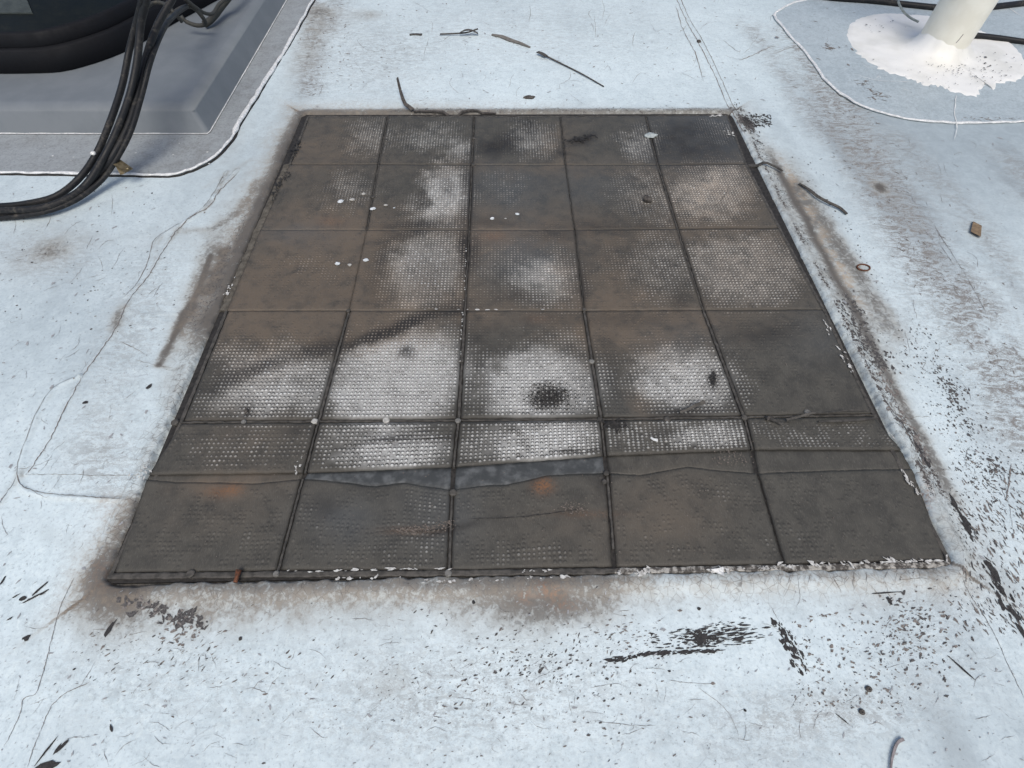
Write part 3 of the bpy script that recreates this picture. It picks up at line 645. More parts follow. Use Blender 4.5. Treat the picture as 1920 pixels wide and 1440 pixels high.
DARK = [(1300, 268, 90, 42, .62, 0, 4), (720, 480, 14, 60, .35, 20), (770, 440, 60, 8, .45, -15), (700, 540, 20, 40, .3, 0), (980, 560, 60, 8, .3), (1095, 540, 10, 50, .45), (1085, 520, 24, 40, .25), (890, 640, 26, 60, .25), (1140, 680, 16, 60, .3), (800, 425, 70, 7, .6), (900, 420, 60, 8, .4), (1180, 430, 60, 7, .4), (1270, 560, 16, 30, .35), (450, 700, 60, 14, .25, -20), (360, 700, 12, 40, .3, 20), (935, 275, 44, 16, .75, -14, 2.5), (990, 240, 16, 18, .5, 30, 2.5), (1088, 265, 26, 9, .85, -18, 2.5), (1055, 290, 18, 5, .5, 0, 2), (875, 380, 14, 60, .55, 4, 2.5), (868, 470, 12, 50, .7, 0, 3), (886, 480, 12, 34, .6, 0, 2.6), (808, 520, 42, 46, .48, 0, 2.5), (830, 498, 40, 10, .4, -10, 2),
        (735, 618, 120, 12, .85, -20, 3), (830, 590, 60, 10, .7, -8, 3), (480, 695, 90, 14, .70, -20, 2.2), (600, 655, 60, 16, .6, -18, 2.5), (760, 660, 12, 10, .8, 0, 2), (1030, 746, 34, 22, 1.0, -4, 3), (1336, 713, 8, 17, .75, -8, 3), (1150, 600, 120, 14, .3, 0, 2.4), (1290, 772, 60, 9, .8, -4, 3), (1150, 800, 18, 10, .9, 0, 2.6),
        (740, 824, 60, 5, .7, -6, 2.5), (790, 830, 60, 4, .5, -6, 2.5), (1080, 848, 40, 2.5, .8, -2, 3), (1050, 440, 60, 12, .4, 0, 2.5), (1120, 430, 90, 12, .4, 0, 2), (640, 560, 120, 60, .10, 0, 2), (600, 950, 30, 20, .35, 0, 2.4), (840, 993, 60, 6, .6, -12, 2.5), (1430, 625, 60, 16, .45, 0, 2.5), (560, 815, 30, 10, .3, 0, 2), (1130, 900, 14, 22, .5, 0, 2.4), (1260, 260, 40, 36, .35, 0, 2.4), (1300, 295, 60, 12, .35, 0, 2), (1160, 480, 60, 60, .14, 0, 2),
        (745, 708, 200, 120, .05, 0, 2), (558, 716, 14, 12, .45, 0, 2), (465, 775, 5, 7, 1, 0, 3), (838, 355, 14, 22, .5, 0, 2), (790, 375, 12, 12, .35, 0, 2)]
WARM = [(560, 470, 110, 60, .7), (600, 590, 160, 50, .6), (560, 330, 100, 50, .35), (620, 260, 70, 40, .35), (1010, 320, 200, 16, .5), (1100, 440, 200, 16, .5), (1250, 600, 120, 26, .5), (420, 960, 120, 60, .3), (1100, 1010, 120, 60, .3), (950, 590, 140, 18, .4), (640, 420, 90, 30, .9), (520, 560, 130, 60, .8), (590, 490, 70, 30, .8), (900, 560, 60, 40, .5), (930, 450, 50, 30, .8), (1000, 420, 120, 40, .6), (1150, 520, 60, 60, .7), (1060, 520, 30, 70, .4), (690, 600, 120, 40, .5), (1160, 610, 100, 40, .6), (1060, 270, 30, 40, .5), (600, 290, 90, 30, .3), (1335, 365, 90, 60, .85), (1420, 500, 120, 80, .55), (480, 690, 60, 40, .4), (1200, 620, 120, 50, .5), (1270, 960, 90, 70, .45), (430, 905, 90, 20, .8), (470, 820, 90, 40, .4), (700, 440, 60, 26, .8), (800, 530, 40, 40, .4), (1190, 765, 20, 30, .6), (880, 480, 30, 60, .6), (690, 540, 60, 60, .5), (500, 610, 100, 50, .5)]
BLUE = [(950, 360, 60, 40, .6), (980, 480, 70, 40, .6), (1330, 250, 90, 50, 1.0), (1050, 745, 80, 40, .3), (1110, 350, 60, 30, .4), (560, 440, 60, 20, .4), (1540, 640, 60, 40, .3), (830, 960, 60, 60, .4), (640, 980, 60, 40, .5), (1290, 640, 60, 30, .3)]
RUST = [(415, 924, 26, 10, .5), (1018, 912, 15, 12, 1.0), (440, 918, 14, 8, .6), (1010, 600, 20, 8, .2), (620, 418, 20, 8, .3), (925, 445, 20, 8, .35), (770, 996, 40, 6, .3), (1100, 965, 50, 6, .25)]
def fields(x, y):
    px, py = PX(x, y)
    nA = fbm(x, y, 9, 71, 4); nB = fbm(x, y, 30, 72, 4)
    wx = (nA - .5) * 40 + (nB - .5) * 34; wy = (fbm(x, y, 9, 79, 4) - .5) * 34 + (fbm(x, y, 34, 80, 3) - .5) * 26
    qx, qy = px + wx, py + wy
    p = np.zeros_like(x)
    for a in PALE: p = np.maximum(p, blob(qx, qy, *a)) + .18 * np.minimum(p, blob(qx, qy, *a))
    d = np.zeros_like(x)
    for a in DARK: d = np.maximum(d, blob(px + wx * .35, py + wy * .35, *a))
    # grime gathers along joints
    return dict(pale=np.clip(p * (1.02 + .5 * (nB - .5)), 0, 1), black=np.clip(d * (1.0 + .9 * (nB - .3)), 0, 1), warm=np.clip(sum(blob(qx, qy, *a) for a in WARM) * (.4 + 1.0 * nB), 0, 1),
                blue=np.clip(sum(blob(qx, qy, *a) for a in BLUE), 0, 1), rust=np.clip(sum(blob(px, py, *a) for a in RUST), 0, 1))
EMB = [(420, 1000, 190, 60, .55, 0, 4), (560, 950, 50, 50, .8), (700, 1040, 160, 30, .7), (800, 1000, 60, 70, .6), (1000, 1040, 150, 26, .9), (900, 960, 60, 60, .4), (1250, 1010, 130, 46, .8, 0, 3), (1330, 930, 90, 30, .6), (1500, 1020, 160, 40, .6, 0, 3), (1560, 930, 120, 30, .3), (460, 850, 130, 40, .6, 0, 4), (1540, 825, 150, 28, .8, 0, 4), (1210, 825, 60, 30, .8), (1430, 640, 70, 30, .3), (560, 500, 60, 30, .3), (600, 370, 60, 30, .4), (1300, 260, 90, 40, .3), (1010, 600, 100, 20, .3)]
def curve_u(pts, u):
    P = np.array(pts, float); seg = np.linalg.norm(np.diff(P, axis=0), axis=1); s = np.concatenate([[0], np.cumsum(seg)]) / seg.sum()
    return np.stack([np.interp(u, s, P[:, 0]), np.interp(u, s, P[:, 1])], -1)
def make_tile(top, bot, z, gaps, studs, name='tile', m='tile', strong=1.0, cell=.0055):
    T = G(*np.array(top, float).T); B = G(*np.array(bot, float).T)
    Wd = np.linalg.norm(T[-1] - T[0]); Ht = np.linalg.norm((T[0] + T[-1]) / 2 - (B[0] + B[-1]) / 2)
    gl, gr, gt, gb = gaps
    nu = max(4, int(Wd / cell)); nv = max(4, int(Ht / cell))
    u = np.linspace(gl / Wd, 1 - gr / Wd, nu); v = np.linspace(gt / Ht, 1 - gb / Ht, nv)
    U, Vv = np.meshgrid(u, v)
    def surf(U, Vv):
        sh = U.shape; a = curve_u(T, U.ravel()).reshape(*sh, 2); b = curve_u(B, U.ravel()).reshape(*sh, 2)
        return a * (1 - Vv[..., None]) + b * Vv[..., None]
    Q = surf(U, Vv); x = Q[..., 0].copy(); y = Q[..., 1].copy()
    # ragged, slightly rounded rim
    ed = np.minimum.reduce([U - u[0], u[-1] - U]) * Wd; ev = np.minimum.reduce([Vv - v[0], v[-1] - Vv]) * Ht
    rim = np.minimum(ed, ev)
    j = (fbm(x, y, 120, 91, 2) - .5) * .0022 * (rim < 1e-6)
    x += j; y += j
    zz = z + (fbm(x, y, 7, 93, 3) - .5) * .0028 - .0012 * np.exp(-(rim / .003)) + .0004 * (fbm(x, y, 60, 94, 2) - .5)
    f = fields(x.ravel(), y.ravel())
    f['pale'] = .88 * np.clip(f['pale'], 0, 1) ** 1.1 * (.80 + .2 * sstep(0, .012, rim.ravel())) * strong
    rb = 0
    for dd, gp in (((U - u[0]) * Wd, gl), ((u[-1] - U) * Wd, gr), ((Vv - v[0]) * Ht, gt), ((v[-1] - Vv) * Ht, gb)): rb = rb + .36 * min(1, max(0, gp) / .0018) * np.exp(-dd / .003)
    f['black'] = np.clip(f['black'] + rb.ravel(), 0, 1)
    n0 = nu * nv; idx = np.arange(n0).reshape(nv, nu)
    Fq = np.stack([idx[1:, :-1], idx[1:, 1:], idx[:-1, 1:], idx[:-1, :-1]], -1).reshape(-1, 4)
    ring = np.concatenate([idx[0, :], idx[1:, -1], idx[-1, -2::-1], idx[-2:0:-1, 0]])
    V = np.stack([x.ravel(), y.ravel(), zz.ravel()], -1)
    low = V[ring].copy(); low[:, 2] = -.006
    k = len(ring); a = ring; b = n0 + np.arange(k)
    sk = np.stack([a, np.roll(a, -1), np.roll(b, -1), b], -1)
    V = np.concatenate([V, low]); att = {q: np.concatenate([w_, w_[ring]]) for q, w_ in f.items()}
    att['black'][n0:] = 1
    V = V + np.array(MOFF)
    me = raw_mesh(name, V, np.concatenate([Fq, sk]), att)
    o = link(name, me, M[m], mat_root, smooth=True)
    if not studs: return o
    # studs
    sx, sy = studs
    uu = (np.arange(sx) + .5) / sx; vv = (np.arange(sy) + .5) / sy
    m0, m1 = (gl + .004) / Wd, (gr + .004) / Wd; q0, q1 = (gt + .004) / Ht, (gb + .004) / Ht
    U, Vv = np.meshgrid(m0 + uu * (1 - m0 - m1), q0 + vv * (1 - q0 - q1))
    Cc = surf(U, Vv).reshape(-1, 2); ff = fields(Cc[:, 0], Cc[:, 1])
    grime = fbm(Cc[:, 0], Cc[:, 1], 45, 96, 3)
    emb = np.zeros(len(Cc)); ex, ey = PX(Cc[:, 0], Cc[:, 1])
    for a in EMB: emb = np.maximum(emb, blob(ex, ey, *a))
    pale = ff['pale'] * strong + .22 * (grime - .5) + .105 * emb * (grime > .42)
    ok = (pale > .012) & (RNG.random(len(Cc)) < np.minimum(.94, .10 + 7 * np.clip(pale, 0, 1)))
    Cc = Cc[ok]; pale = np.clip(pale[ok], 0, 1); ff = {q: w_[ok] for q, w_ in ff.items()}
    Cc = Cc + RNG.normal(0, .035, Cc.shape) * Wd / sx; pale = pale * np.clip(RNG.normal(1, .15, len(Cc)), .4, 1.35)
    if len(Cc) < 3: return o
    zc = z + (fbm(Cc[:, 0], Cc[:, 1], 7, 93, 3) - .5) * .0028
    hh = .0014 * np.clip(.35 + 1.2 * pale, 0, 1) * RNG.uniform(.8, 1.15, len(Cc))
    K = 7; pit = Wd / sx
    V = []; A = []; Bk = []
    ang = np.arange(K) / K * 2 * np.pi + np.pi / 2
    rj = RNG.uniform(.85, 1.12, (len(Cc), 1))
    far = np.clip(1.5 * np.sin(ang - .2) - .1, 0, 1)                 # far side of each stud, painted dark as its shadow
    for r, zo, sh in ((.49, -.0003, 0), (.455, -.0002, .01), (.255, .6, -.05), (.19, 1.0, -.06)):
        xr = Cc[:, :1] + np.cos(ang)[None] * pit * r * rj; yr = Cc[:, 1:] + np.sin(ang)[None] * pit * r * rj + sh * pit
        zr = (zc - .0001)[:, None] + np.ones(K)[None] * (0 if zo < 0 else zo) * hh[:, None]
        V.append(np.stack([xr, yr, zr], -1))
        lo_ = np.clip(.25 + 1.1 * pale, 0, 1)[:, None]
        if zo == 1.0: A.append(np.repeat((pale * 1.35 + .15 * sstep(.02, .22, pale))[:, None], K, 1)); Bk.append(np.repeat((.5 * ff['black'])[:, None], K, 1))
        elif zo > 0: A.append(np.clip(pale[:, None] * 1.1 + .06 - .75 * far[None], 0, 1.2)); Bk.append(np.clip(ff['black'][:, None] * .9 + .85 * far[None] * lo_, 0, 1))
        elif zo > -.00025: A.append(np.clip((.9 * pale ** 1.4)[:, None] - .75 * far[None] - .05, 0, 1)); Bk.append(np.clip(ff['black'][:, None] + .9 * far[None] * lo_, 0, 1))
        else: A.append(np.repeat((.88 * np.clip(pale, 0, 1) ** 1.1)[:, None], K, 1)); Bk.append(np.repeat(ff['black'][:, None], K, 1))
    n = len(Cc); Va = np.stack(V, 1); Aa = np.stack(A, 1); Ba = np.stack(Bk, 1)         # n,3,K,.
    base = (np.arange(n) * 4 * K)[:, None]
    k = np.arange(K); k2 = (k + 1) % K
    q1_ = np.stack([k, k2, K + k2, K + k], -1); q2_ = q1_ + K
    quads = np.concatenate([q1_, q2_, q2_ + K]); Fq = (base[:, None] + quads[None]).reshape(-1, 4)
    caps = [tuple(int(b0) + 3 * K + i for i in range(K)) for b0 in base[:, 0]]
    Vf = Va.reshape(-1, 3) + np.array(MOFF); me = bpy.data.meshes.new('stud')
    nq = len(Fq); lv = np.concatenate([Fq.ravel(), np.array(caps).ravel()])
    me.vertices.add(len(Vf)); me.vertices.foreach_set('co', Vf.astype(np.float32).ravel())
    me.loops.add(len(lv)); me.loops.foreach_set('vertex_index', lv.astype(np.int32))
    me.polygons.add(nq + n); me.polygons.foreach_set('loop_start', np.concatenate([np.arange(nq) * 4, nq * 4 + np.arange(n) * K]).astype(np.int32))
    me.update(calc_edges=True)
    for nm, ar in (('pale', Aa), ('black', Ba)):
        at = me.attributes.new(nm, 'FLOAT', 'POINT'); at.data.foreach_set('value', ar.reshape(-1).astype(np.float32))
    for nm in ('warm', 'blue', 'rust'):
        at = me.attributes.new(nm, 'FLOAT', 'POINT'); at.data.foreach_set('value', np.repeat(ff[nm], 4 * K).astype(np.float32))
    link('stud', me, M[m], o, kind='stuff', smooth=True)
    return o
base_pts = [p + (np.array([.03, 1.04]) - p) / np.linalg.norm(p - np.array([.03, 1.04])) * .003 for p in (OUT[3], OUT[2], OUT[1], OUT[0])]
V = [(p[0] + MOFF.x, p[1] + MOFF.y, -.002) for p in base_pts] + [(p[0] + MOFF.x, p[1] + MOFF.y, -.009) for p in base_pts]
link('backing_sheet', raw_mesh('backing_sheet', V, [(0, 1, 2, 3), (0, 4, 5, 1), (1, 5, 6, 2), (2, 6, 7, 3), (3, 7, 4, 0)]), M['dark'], mat_root)
ZT = .0042
JV = [(.0032, .0034, .0022, .0034), (.0026, .0032, .0014, .0040), (.0004, .0030, .0016, .0036), (.0044, .0048, .0046, .0050)]     # half-widths of the joints
JH = [(.0020, .0018, .0008, .0014, .0022), (.0004, .0006, .0007, .0010, .0022), (.0003, .0004, .0007, .0006, .0012)]
for r in range(4):
    for c in range(5):
        jv = JV[r]; gl = (.009 if r not in (1, 2) else .004) if c == 0 else jv[c - 1]; gr = .010 if c == 4 else jv[c]
        gt = .006 if r == 0 else JH[r - 1][c]; gb = JH[r][c] if r < 3 else .0046
        make_tile([NODES[r][c], NODES[r][c + 1]], [NODES[r + 1][c], NODES[r + 1][c + 1]], ZT + random.uniform(-.0006, .0008), (gl, gr, gt, gb), (32, 32))
for c in range(5):
    gl = .009 if c == 0 else .0046; gr = .012 if c == 4 else .0046
    make_tile([NODES[4][c], NODES[4][c + 1]], [LAP[c], LAP[c + 1]], ZT + .0018, (gl, gr, .0050, .0014), (30, 11))
    make_tile([LAP[c], LAP[c + 1]], WAVE[c], ZT - .0022, (gl, gr, -.002, -.002), None, 'lap_band', 'slate' if c in (1, 2) else 'tile')
    make_tile(WAVE[c], [NODES[5][c], NODES[5][c + 1]], ZT - .0006, (gl, .0006 if c == 3 else gr, .0, .008), (30, 19), 'tile', 'tile', .6)
def strip_bar(pts, w_, z, h=.0022, name='joint_strip', m='strip', parent=mat_root, broken=None):
    P = polyline(pts, 7); P = P + RNG.normal(0, .35, P.shape); Gw = G(P[:, 0], P[:, 1]); n = len(P)
    t = np.gradient(Gw, axis=0); t /= np.linalg.norm(t, axis=1)[:, None]; nn = np.stack([-t[:, 1], t[:, 0]], -1)
    prof = [(-.5, -.006), (-.46, h * .55), (-.25, h), (.25, h), (.46, h * .5), (.5, -.006)]
    V = []
    for i in range(n):
        ww = w_ * (1 + .30 * mnoise.noise((Gw[i][0] * 45, Gw[i][1] * 45, 1))); dz = .0007 * mnoise.noise((Gw[i][0] * 25, Gw[i][1] * 25, 8))
        for a, b in prof:
            q = Gw[i] + nn[i] * a * ww; V.append((q[0] + MOFF.x, q[1] + MOFF.y, z + b + dz))
    k = len(prof); Fs = []
    for i in range(n - 1):
        for q in range(k - 1): Fs.append((i * k + q, i * k + q + 1, (i + 1) * k + q + 1, (i + 1) * k + q))
    Fs.append(tuple(range(k))[::-1]); Fs.append(tuple((n - 1) * k + q for q in range(k)))
    me = raw_mesh(name, V, Fs); fix_normals(me); return link(name, me, M[m], parent, smooth=False)
for c in range(1, 5):
    for r in range(5):
        a, b = NODES[r][c], NODES[r + 1][c]
        if r == 4:
            strip_bar([a, LAP[c]], .0050, .0026); 
            if c < 4: strip_bar([WAVE[c][0], b if c < 3 else (1150, 1030)], .0050, .0006)
        elif JV[r][c - 1] > .001: strip_bar([a, b], JV[r][c - 1] * 1.35, .0008 if r < 3 else .0012)
for c in range(5): strip_bar([NODES[4][c], NODES[4][c + 1]], .0050, .0008)
edge = lambda a, b, dx, dy: [(a[0] + dx, a[1] + dy), (b[0] + dx, b[1] + dy)]
for r in range(5):
    strip_bar(edge(NODES[r][0], NODES[r + 1][0], *((2, 0) if r not in (1, 2) else (-3, 0))), .0080 if r not in (1, 2) else .020, .0008, .002 if r not in (1, 2) else .0028, 'border_strip', 'strip' if r not in (1, 2) else 'dusty'); strip_bar(edge(NODES[r][5], NODES[r + 1][5], -4, 0), .0085, .0010, .002, 'border_strip')
for c in range(5):
    strip_bar(edge(NODES[0][c], NODES[0][c + 1], 0, 0), .0060, .0008, .002, 'border_strip'); strip_bar(edge(NODES[5][c], NODES[5][c + 1], 0, -1 if c < 4 else 0), .011, .0010, .002, 'border_strip', 'strip' if c < 3 else 'flaky')
# round pegs in the joints
def disc_data(c, r, h, n=9, rag=.12):
    V = []; 
    for k, (rr, zz) in enumerate(((1, -.003), (1, h * .6), (.7, h))):
        for i in range(n):
            a = 2 * math.pi * i / n; q = r * rr * (1 + rag * mnoise.noise((c[0] * 50 + i, c[1] * 50, 2)))
            V.append((c[0] + math.cos(a) * q, c[1] + math.sin(a) * q, c[2] + zz))
    Fs = [(k * n + i, k * n + (i + 1) % n, (k + 1) * n + (i + 1) % n, (k + 1) * n + i) for k in range(2) for i in range(n)] + [tuple(2 * n + i for i in range(n))]
    return V, Fs
for (x, y, r, mk) in [(591, 792, 6.0, 'paint_dull'), (725, 790, 6.4, 'paint_dull'), (459, 793, 5, 'strip_pale'), (859, 791, 5.5, 'strip_pale'), (1124, 789, 5.5, 'strip'), (865, 678, 5, 'strip'), (1109, 680, 5.5, 'strip_pale'), (850, 925, 7, 'strip'), (1136, 889, 5.5, 'strip'), (520, 1077, 6, 'strip_pale'), (841, 1076, 7, 'strip_pale'),
                      (360, 1077, 8, 'strip'), (726, 265, 4, 'strip'), (889, 262, 4, 'strip'), (700, 372, 4, 'strip'), (1132, 905, 5, 'strip'), (888, 311, 4, 'strip'), (1512, 775, 6, 'strip_pale'), (1250, 788, 6, 'strip'), (330, 794, 7, 'strip'), (1394, 785, 6, 'strip'), (654, 585, 4, 'strip'), (1095, 583, 4, 'strip')]:
    if mk not in M:
        M['paint_dull'] = simple('painted_peg', (.52, .51, .47), (.30, .29, .27), 200, .6)
        M['strip_pale'] = simple('worn_peg', (.20, .195, .18), (.11, .105, .095), 200, .6)
    g = G(x, y); V, Fs = disc_data((g[0] + MOFF.x, g[1] + MOFF.y, .0035), r * pscale(x, y), .0035)
    link('peg', raw_mesh('peg', V, Fs), M[mk], mat_root, smooth=False)
# worn creases, cracks and grit on the rubber
matz = lambda x, y: np.full_like(x, ZT + .0026)
cr = [crack_data(p, w_, 0, 1.0, 5, matz) for p, w_ in [([(720, 832), (780, 826), (850, 821)], 2.2), ([(770, 1000), (830, 993), (850, 988)], 2.0), ([(700, 1002), (740, 995), (800, 990)], 1.0), ([(880, 975), (960, 972), (1040, 963), (1100, 955)], 1.6), ([(1042, 848), (1100, 846)], 2.4), ([(1335, 395), (1358, 370), (1365, 350)], 1.0), ([(985, 222), (996, 235), (990, 250)], 1.2),
    ([(1260, 872), (1272, 858)], 1.4), ([(1300, 772), (1308, 768), (1290, 772)], 1.2), ([(1582, 860), (1573, 866)], .8), ([(655, 985), (652, 1000)], 1.6), ([(1060, 238), (1050, 246)], 1), ([(660, 276), (680, 272)], 1)]]
V, Fs = join(cr); V[:, :2] += np.array(MOFF)[:2]; link('crease', raw_mesh('crease', V, Fs), M['dark'], mat_root, kind='stuff')
gt_ = []
cluster(gt_, 200, along([(745, 1000), (800, 993), (850, 985)], 6), (2, 5), (1, 1.8), 10); cluster(gt_, 90, el(1075, 955, 30, 14), (2, 4), (1, 1.8), 0); cluster(gt_, 70, el(1370, 862, 34, 14), (2, 4), (1, 1.6), 0); cluster(gt_, 240, bx(330, 810, 1640, 1050), (1.2, 3), (1, 1.6), 0); cluster(gt_, 200, bx(560, 230, 1480, 780), (1, 3), (1, 1.6), 0)
V, Fs = stamp_flecks(gt_, 0, matz); V[:, :2] += np.array(MOFF)[:2]; link('grit', raw_mesh('grit', V, Fs), simple('pale_grit', (.20, .17, .145), (.10, .08, .065), 400, .8), mat_root, kind='stuff')
dk2 = []
cluster(dk2, 520, el(1030, 746, 42, 22), (2, 5.5), (1.2, 3), 30, .6, 90); cluster(dk2, 40, el(1336, 713, 5, 12), (4, 9), (1.5, 3), -80, .5, 20); cluster(dk2, 90, el(1150, 800, 24, 10), (3, 8), (1.1, 2), 20, .6, 60); cluster(dk2, 60, along([(540, 330), (525, 350), (512, 375)], 4), (3, 8), (1.1, 2), 60, .6, 40); cluster(dk2, 50, along([(560, 270), (545, 300)], 5), (3, 8), (1.1, 2), 60, .6, 40)
cluster(dk2, 60, el(1088, 264, 20, 6, -14), (4, 10), (1.2, 2.5), 15, .6, 30)
V, Fs = stamp_flecks(dk2, .0004, matz); V[:, :2] += np.array(MOFF)[:2]; link('grime_spot', raw_mesh('grime_spot', V, Fs), M['dark'], mat_root, kind='stuff')
# flakes of roof paint lapping on to the rubber edge
fl = []
cluster(fl, 60, along([(545, 1073), (620, 1073), (700, 1070), (845, 1068)], 1.5), (5, 18), (2.5, 5), 2, .4, 6); cluster(fl, 70, along([(560, 1090), (700, 1085), (850, 1092), (960, 1088), (1100, 1082)], 3), (4, 12), (1.2, 2.5), 2, .6, 30); cluster(fl, 30, along([(960, 1076), (1000, 1074), (1040, 1072)], 4), (4, 13), (1.5, 3), 5, .6, 20)
cluster(fl, 26, el(1205, 1074, 14, 8), (6, 14), (1.2, 2), 0, .6, 40); cluster(fl, 8, el(1160, 1075, 6, 3), (6, 10), (1.8, 3), 0, .5, 10); cluster(fl, 26, along([(1320, 1072), (1350, 1070), (1420, 1068)], 5), (5, 14), (1.2, 2.2), 10, .6, 40); cluster(fl, 110, along([(1420, 1068), (1550, 1060), (1650, 1055), (1770, 1052)], 4), (5, 14), (1.5, 3.5), -20, .6, 25)
cluster(fl, 60, along([(1640, 1056), (1700, 1054), (1765, 1053)], 1.0), (8, 20), (3.5, 6), 2, .35, 4); cluster(fl, 8, along([(1770, 1052), (1772, 1045)], 1), (6, 10), (2, 3), 80, .4, 10)
cluster(fl, 40, along([(1330, 222), (1348, 220), (1352, 216)], 2), (4, 10), (1.5, 3), 10, .5, 20); cluster(fl, 16, along([(1360, 248), (1372, 258)], 3), (4, 10), (1.2, 2.2), -40, .6, 20); cluster(fl, 26, along([(440, 525), (432, 545), (426, 556)], 2), (4, 9), (1.2, 2.2), 60, .6, 20); cluster(fl, 40, along([(1688, 885), (1700, 905), (1722, 930)], 2), (6, 14), (2.4, 4), -60, .5, 10)
cluster(fl, 60, along([(250, 920), (262, 900), (278, 880)], 7), (3, 9), (1.2, 2.4), 60, .6, 30); cluster(fl, 14, along([(1660, 812), (1672, 824)], 1), (6, 12), (4, 6), -50, .4, 8); cluster(fl, 50, along([(1540, 600), (1570, 660), (1600, 705)], 3), (4, 12), (1.6, 3.5), -58, .6, 15)
cluster(fl, 46, along([(874, 470), (870, 575)], .6), (2.5, 4.5), (1, 1.6), 80, .4, 10); cluster(fl, 40, along([(868, 590), (863, 680)], .6), (2.5, 4.5), (1, 1.6), 80, .4, 10); cluster(fl, 40, along([(790, 583), (850, 584), (930, 584), (1090, 583)], .6), (3, 9), (2, 5), 0, .4, 5)
cluster(fl, 30, along([(565, 860), (556, 890)], 3), (3, 8), (1.2, 2.5), 70, .6, 30)
fl = [f for f in fl if random.random() < .38]
V, Fs = stamp_flecks(fl, .0004, matz); V[:, :2] += np.array(MOFF)[:2]; link('paint_flake', raw_mesh('paint_flake', V, Fs), simple('dull_paint_flake', (.62, .62, .59), (.34, .33, .31), 160, .7), mat_root, kind='stuff')

# ------------------------------------------------------------------ grey equipment base (upper left)
PZ = .084
base = empty('plinth_unit', 'grey moulded plinth with sealed flange under the black housing', 'plinth', (-1.9, 2.4, 0))
BO = Vector((-1.9, 2.4, 0))
fe = polyline([(-140, 326), (0, 326), (190, 328), (316, 330), (350, 322), (384, 308), (412, 288), (434, 262), (452, 228), (476, 190), (502, 148), (530, 104), (556, 58), (576, 22), (592, -6), (612, -40)], 9)
fw = G(fe[:, 0], fe[:, 1]); j = (fbm(fw[:, 0], fw[:, 1], 25, 64, 3) - .5) * .008; fw = fw + np.stack([j, -j], -1)
out_l = [np.array([-3.6, fw[0][1]])] + list(fw) + [np.array([fw[-1][0] + .15, 4.2]), np.array([-3.6, 4.2])]
fl_o = outline_sheet('flange', [p - np.array([BO.x, BO.y]) for p in out_l], -.006, .0055, M['flange'], parent=base)
bead = [Vector((p[0] - BO.x, p[1] - BO.y, .005 + .0015 * mnoise.noise((p[0] * 30, p[1] * 30, 0)))) for p in fw]
rad = [.0055 + .003 * mnoise.noise((p[0] * 35, p[1] * 35, 3)) + (.004 if 440 < e[0] < 560 else 0) * (.6 + mnoise.noise((p[0] * 60, p[1] * 60, 5))) for p, e in zip(fw, fe)]
tube('sealant_bead', bead, [max(.003, r) for r in rad], M['white_bead'], 8, .6, parent=base)
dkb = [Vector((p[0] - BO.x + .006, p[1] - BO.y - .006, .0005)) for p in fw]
tube('edge_dark_line', dkb, .0045, M['dark'], 6, .5, parent=base)  # thin dark line just outside the flange edge
# plinth body: drafted sides, rounded top edge
c0 = G(393, 253); c1 = G(542, -4)
bot = [(-3.5, c0[1]), (c0[0], c0[1]), (c1[0], c1[1]), (c1[0] + .02, 4.1), (-3.5, 4.1)]
bm = bmesh.new(); ins = .040
def inset_out(o, d):
    r = []
    n = len(o)
    for i in range(n):
        p0, p1, p2 = [Vector((*o[k % n], 0)) for k in (i - 1, i, i + 1)]
        e1 = (p1 - p0).normalized(); e2 = (p2 - p1).normalized(); n1_ = Vector((-e1.y, e1.x, 0)); n2_ = Vector((-e2.y, e2.x, 0))
        b = (n1_ + n2_); b = b / max(.3, b.dot(n1_)) ; r.append(p1 + b * d)
    return r
lo = [bm.verts.new((p[0] - BO.x, p[1] - BO.y, -.002)) for p in bot]; hi = [bm.verts.new((p.x - BO.x, p.y - BO.y, PZ)) for p in inset_out(bot, ins)]
nb_ = len(bot)
for i in range(nb_): bm.faces.new((lo[i], lo[(i + 1) % nb_], hi[(i + 1) % nb_], hi[i]))
topf = bm.faces.new(hi); bmesh.ops.recalc_face_normals(bm, faces=bm.faces)
bmesh.ops.bevel(bm, geom=list(topf.edges), offset=.024, segments=8, profile=.5, affect='EDGES')
vert_e = [e for e in bm.edges if abs(e.verts[0].co.z - e.verts[1].co.z) > .04]
bmesh.ops.bevel(bm, geom=vert_e, offset=.016, segments=4, profile=.5, affect='EDGES')
me = bpy.data.meshes.new('plinth'); bm.to_mesh(me); bm.free()
pl = link('body', me, M['plinth'], base, smooth=True); wm_ = pl.modifiers.new('wn', 'WEIGHTED_NORMAL'); wm_.keep_sharp = True; wm_.weight = 100
lw = [Vector((x - BO.x, c0[1] - BO.y - .001, .0055)) for x in np.linspace(-2.6, c0[0] - .004, 120)] + [Vector((c0[0] + (c1[0] - c0[0]) * t - BO.x + .001, c0[1] + (c1[1] - c0[1]) * t - BO.y, .0055)) for t in np.linspace(0.01, 1, 90)]
tube('foot_sealant', lw, [max(.0006, .0022 + .0024 * mnoise.noise((p.x * 14, p.y * 14, 2)) * (1 if i < 120 else .4)) for i, p in enumerate(lw)], M['white_bead'], 6, .8, parent=base)
tube('foot_dark_line', [p + Vector((.002, -.004, -.0006)) for p in lw], .0022, M['dark'], 6, .6, parent=base)  # thin dark line along the foot of the plinth
fm = []; cluster(fm, 30, bx(0, 240, 180, 252), (3, 9), (1.4, 3), 0, .6, 20); cluster(fm, 14, bx(0, 260, 400, 320), (2, 5), (1, 1.6), 0)
V, Fs = stamp_flecks([f for f in fm], 0, lambda x, y: np.full_like(x, .0062)); V[:, :2] -= np.array(BO)[:2]
link('paint_speck', raw_mesh('paint_speck', V, Fs), M['paint'], base, kind='stuff')

